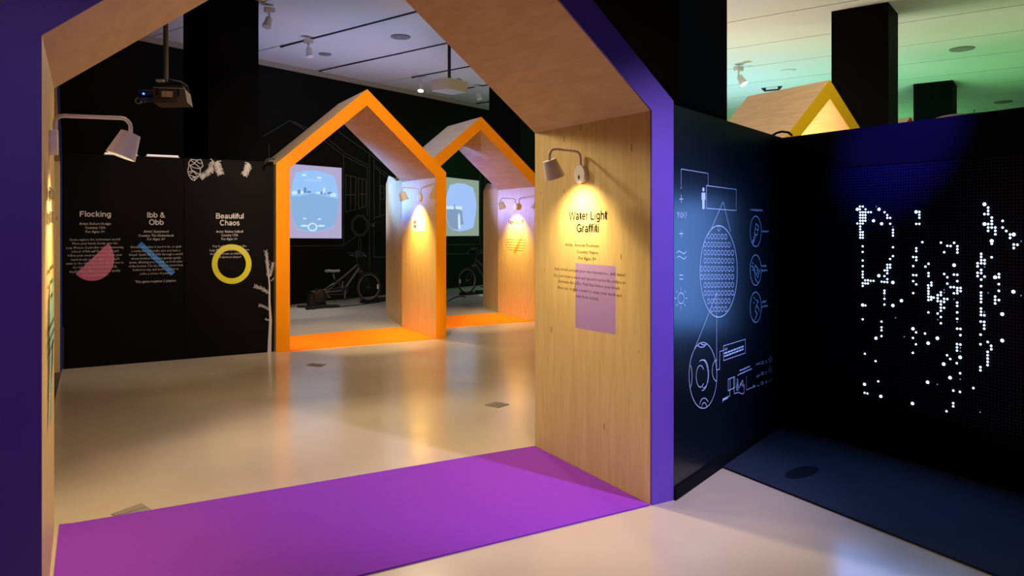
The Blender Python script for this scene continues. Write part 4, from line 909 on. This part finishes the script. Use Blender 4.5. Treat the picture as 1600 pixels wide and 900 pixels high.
def bicycle(label, loc, rz):
    t = thing('bicycle', label, 'bicycle', (0, 0, 0), 'bicycles on indoor trainers')
    zf = .03; r = .29; fa = V(0, 0, r+zf)
    wheel(t, 0, r+zf, r)
    refl = MB().box(.20, .222, -.012, .012, .27, .36); refl.build('reflector', 'white', t, local=True)
    BB = V(-.59, 0, .262+zf); HT = V(-.27, 0, .775+zf); HB = V(-.225, 0, .655+zf); RA = V(-1.03, 0, .26+zf); ST = V(-.80, 0, .50+zf)
    MB().tube([HT, HB], .022, 12).build('head_tube', 'bike_black', t, True, local=True)
    MB().tube([V(-.285, 0, .735+zf), V(-.60, 0, .52+zf), V(-.80, 0, .40+zf)], [.017, .017, .015], 12).build('top_tube', 'bike_silver', t, True, local=True)
    MB().tube([V(-.24, 0, .67+zf), BB], [.022, .020], 12).build('down_tube', 'bike_silver', t, True, local=True)
    MB().tube([BB, V(-.70, 0, .40+zf), ST], .017, 12).build('seat_tube', 'bike_black', t, True, local=True)
    sa, ca = MB(), MB()
    for s_ in (-1, 1):
        sa.tube([V(-.77, s_*.012, .42+zf), V(-.83, s_*.05, .385+zf), RA+V(0, s_*.065, 0)], .009, 8); ca.tube([BB+V(0, s_*.02, 0), BB+V(-.08, s_*.05, -.004), RA+V(0, s_*.065, 0)], .010, 8)
    sa.build('seat_stays', 'bike_silver', t, True, local=True); ca.build('chain_stays', 'bike_silver', t, True, local=True)
    for s_ in (-1, 1):
        MB().tube([HB+V(.01, s_*.04, -.045), V(-.11, s_*.055, .45+zf), V(-.015, s_*.055, r+zf)], [.017, .016, .010], 10).build('fork_leg', 'bike_black', t, True, local=True)
    MB().tube([HB+V(.01, -.055, -.045), HB+V(.01, .055, -.045)], .018, 8).build('fork_crown', 'metal', t, True, local=True)
    MB().tube([HT, HT+V(-.02, 0, .12), HT+V(.04, 0, .15)], .015, 10).build('stem', 'bike_black', t, True, local=True)
    hb = HT+V(.04, 0, .15)
    bar = MB().tube([hb+V(-.09, -.29, .045), hb+V(-.04, -.16, .04), hb+V(0, -.05, 0), hb+V(0, .05, 0), hb+V(-.04, .16, .04), hb+V(-.09, .29, .045)], .011, 8)
    bar.build('handlebar', 'bike_black', t, True, local=True)
    for s_ in (-1, 1):
        MB().tube([hb+V(-.09, s_*.29, .045), hb+V(-.055, s_*.19, .042)], .017, 10).build('grip', 'rubber', t, True, local=True)
        MB().tube([hb+V(-.05, s_*.17, .03), hb+V(.0, s_*.21, -.01), hb+V(-.03, s_*.28, .0)], .006, 6).build('brake_lever', 'metal', t, True, local=True)
    MB().prism([V(hb.x-.07, -.09, hb.z-.03), V(hb.x+.05, -.09, hb.z-.04), V(hb.x+.09, -.09, hb.z+.04), V(hb.x-.02, -.09, hb.z+.10)], [V(hb.x-.07, .09, hb.z-.03), V(hb.x+.05, .09, hb.z-.04), V(hb.x+.09, .09, hb.z+.04), V(hb.x-.02, .09, hb.z+.10)]).build('control_box', 'rubber', t, local=True)
    for k in range(3):
        MB().tube([hb+V(.03, -.06+.05*k, .03), hb+V(.13, -.05+.03*k, .0), hb+V(.09, 0, -.14), V(-.20, .02, .55+zf)], .004, 6).build('brake_cable', 'rubber', t, True, local=True)
    MB().tube([ST, V(-.825, 0, .595+zf)], .012, 10).build('seat_post', 'metal', t, True, local=True)
    sd = MB(); secs = [(-.97, .075, .655), (-.93, .085, .66), (-.86, .065, .648), (-.78, .032, .645), (-.70, .022, .650), (-.68, .012, .645)]
    rings = [[V(x, w_*math.cos(q_), z+zf+(.022 if math.sin(q_) > 0 else .03)*math.sin(q_)) for q_ in [2*math.pi*k/12 for k in range(12)]] for x, w_, z in secs]
    for i, rg_ in enumerate(rings): sd.v += rg_
    for i in range(len(rings)-1):
        for k in range(12): sd.f.append((i*12+k, i*12+(k+1) % 12, (i+1)*12+(k+1) % 12, (i+1)*12+k))
    sd.f.append(tuple(range(12))); sd.f.append(tuple((len(rings)-1)*12+k for k in range(12)))
    sd.build('saddle', 'saddle', t, True, local=True, label='pale saddle')
    MB().tube([BB+V(0, -.05, 0), BB+V(0, -.056, 0)], .075, 24).build('chainring', 'bike_black', t, local=True)
    for s_, dz in ((-1, 1), (1, -1)):
        e_ = BB+V(.03*-dz, s_*.075, -.155*dz)
        MB().tube([BB+V(0, s_*.06, 0), e_], .010, 8).build('crank_arm', 'metal', t, True, local=True)
        MB().box(e_.x-.04, e_.x+.045, min(e_.y, e_.y+s_*.08), max(e_.y, e_.y+s_*.08), e_.z-.012, e_.z+.012).build('pedal', 'rubber', t, local=True)
    ch = MB(); ch.tube([BB+V(0, -.053, .072), RA+V(0, -.053, .045)], .004, 4); ch.tube([BB+V(0, -.053, -.072), RA+V(.02, -.053, -.045)], .004, 4); ch.build('chain', 'metal', t, local=True)
    MB().tube([RA+V(0, -.05, 0), RA+V(0, -.03, 0), RA+V(0, .0, 0)], [.028, .05, .055], 16).build('cassette', 'gold', t, True, local=True)
    MB().tube([RA+V(.02, -.06, -.02), RA+V(.06, -.06, -.09), RA+V(.10, -.06, -.11)], .012, 8).build('derailleur', 'metal', t, True, local=True)
    t.location = loc; t.rotation_euler = (0, 0, rz); return t
ba = math.radians(17)
b1 = bicycle('black and silver bicycle on the carpet, seen through the left orange arch', (4.727, 14.046, .0), ba)
b2 = copy_tree(b1); b2['label'] = 'dark bicycle half hidden behind the jamb, seen through the right orange arch'
g2 = at_z(729.5, 461); b2.location = (g2.x, g2.y, 0); b2.rotation_euler = (0, 0, ba+math.pi)
def trainer(label, loc, rz):
    t = thing('bike_trainer', label, 'trainer', (0, 0, 0), 'trainers holding the rear axles')
    for pts in (([V(-1.42, -.28, .02), V(-1.30, -.05, .03), V(-1.1, .0, .04)]), ([V(-.84, -.25, .02), V(-.98, -.05, .03), V(-1.1, .0, .04)]), ([V(-1.42, .28, .02), V(-1.30, .05, .03), V(-1.1, 0, .04)]), ([V(-.84, .25, .02), V(-.98, .05, .03), V(-1.1, 0, .04)])):
        MB().tube(pts, .02, 8).build('leg', 'rubber', t, True, local=True)
    MB().box(-1.50, -.86, -.20, -.13, 0, .05).build('base_bar', 'rubber', t, local=True)
    MB().box(-1.22, -1.02, -.06, .06, .03, .10).build('base_block', 'rubber', t, local=True)
    MB().tube([V(-1.14, -.09, .21), V(-1.14, -.08, .21), V(-1.14, .08, .21), V(-1.14, .09, .21)], [.11, .14, .14, .11], 28).build('flywheel_housing', 'bike_black', t, True, local=True)
    MB().tube([V(-1.12, -.03, .10), V(-1.03, -.08, .29)], .018, 8).build('axle_arm', 'metal', t, True, local=True)
    MB().tube([V(-1.12, .03, .10), V(-1.03, .08, .29)], .018, 8).build('axle_arm', 'metal', t, True, local=True)
    # resistance unit leaning outwards
    m_ = MB(); m_.prism([V(-1.36, -.06, .05), V(-1.24, -.06, .05), V(-1.17, -.06, .28), V(-1.24, -.06, .31), V(-1.36, -.06, .24)], [V(-1.36, .06, .05), V(-1.24, .06, .05), V(-1.17, .06, .28), V(-1.24, .06, .31), V(-1.36, .06, .24)])
    m_.build('resistance_unit', 'bike_black', t, local=True)
    MB().box(-1.30, -1.20, -.05, .05, .30, .318).build('top_plate', 'metal', t, local=True)
    t.location = loc; t.rotation_euler = (0, 0, rz); return t
t1 = trainer('black bike trainer on the carpet holding the rear of the left bicycle', (4.727, 14.046, 0.006), ba)
# a block under each front wheel with a little box beside it, and cables
for (o_, lab, rr) in ((V(4.727, 14.046, 0), 'left', ba), (V(g2.x, g2.y, 0), 'right', ba+math.pi)):
    ux = V(math.cos(rr), math.sin(rr), 0); uy = V(-ux.y, ux.x, 0)
    t = thing('wheel_block', 'black riser block under the front wheel of the %s bicycle' % lab, 'block', o_+V(0, 0, .006))
    a = [o_-ux*.15-uy*.10+V(0, 0, .006), o_+ux*.15-uy*.10+V(0, 0, .006), o_+ux*.13-uy*.10+V(0, 0, .07), o_+ux*.08-uy*.10+V(0, 0, .028), o_-ux*.08-uy*.10+V(0, 0, .028), o_-ux*.13-uy*.10+V(0, 0, .07)]
    MB().prism(a, [q_+uy*.20 for q_ in a]).build('block', 'rubber', t)
    c0 = o_+(ux if lab == 'left' else -ux)*.20-(uy*.05 if lab == 'left' else -uy*.05)
    tag(MB().obox(c0+V(0, 0, .006), (ux if lab == 'left' else -ux)*.26, uy*.12, V(0, 0, .085)).build('equipment_box', 'rubber'), 'small black box on the carpet beside the %s bicycle wheel' % lab, 'box')
pts = [V(3.75, 13.50, .014), V(3.95, 13.52, .014), V(4.1, 13.60, .014), V(4.35, 13.68, .014), V(4.62, 13.82, .014), V(4.95, 13.98, .014)]
tag(MB().tube(pts, .009, 6).build('floor_cable', 'rubber', smooth=True), 'thin dark cable on the carpet beside the left bicycle', 'cable')
pts = [at_z(u, v, .014) for u, v in ((700.5, 471), (708, 466), (716, 463.5), (722, 462.5), (727, 464.5))]
tag(MB().tube(pts, .014, 6).build('floor_cable', 'rubber', smooth=True), 'black cable on the carpet left of the right bicycle', 'cable')
a = at_z(750, 463, .006); tag(MB().box(a.x, a.x+.35, a.y, a.y+.12, .006, .04).build('power_strip', 'paper'), 'white power strip on the carpet beside the right bicycle', 'power strip')
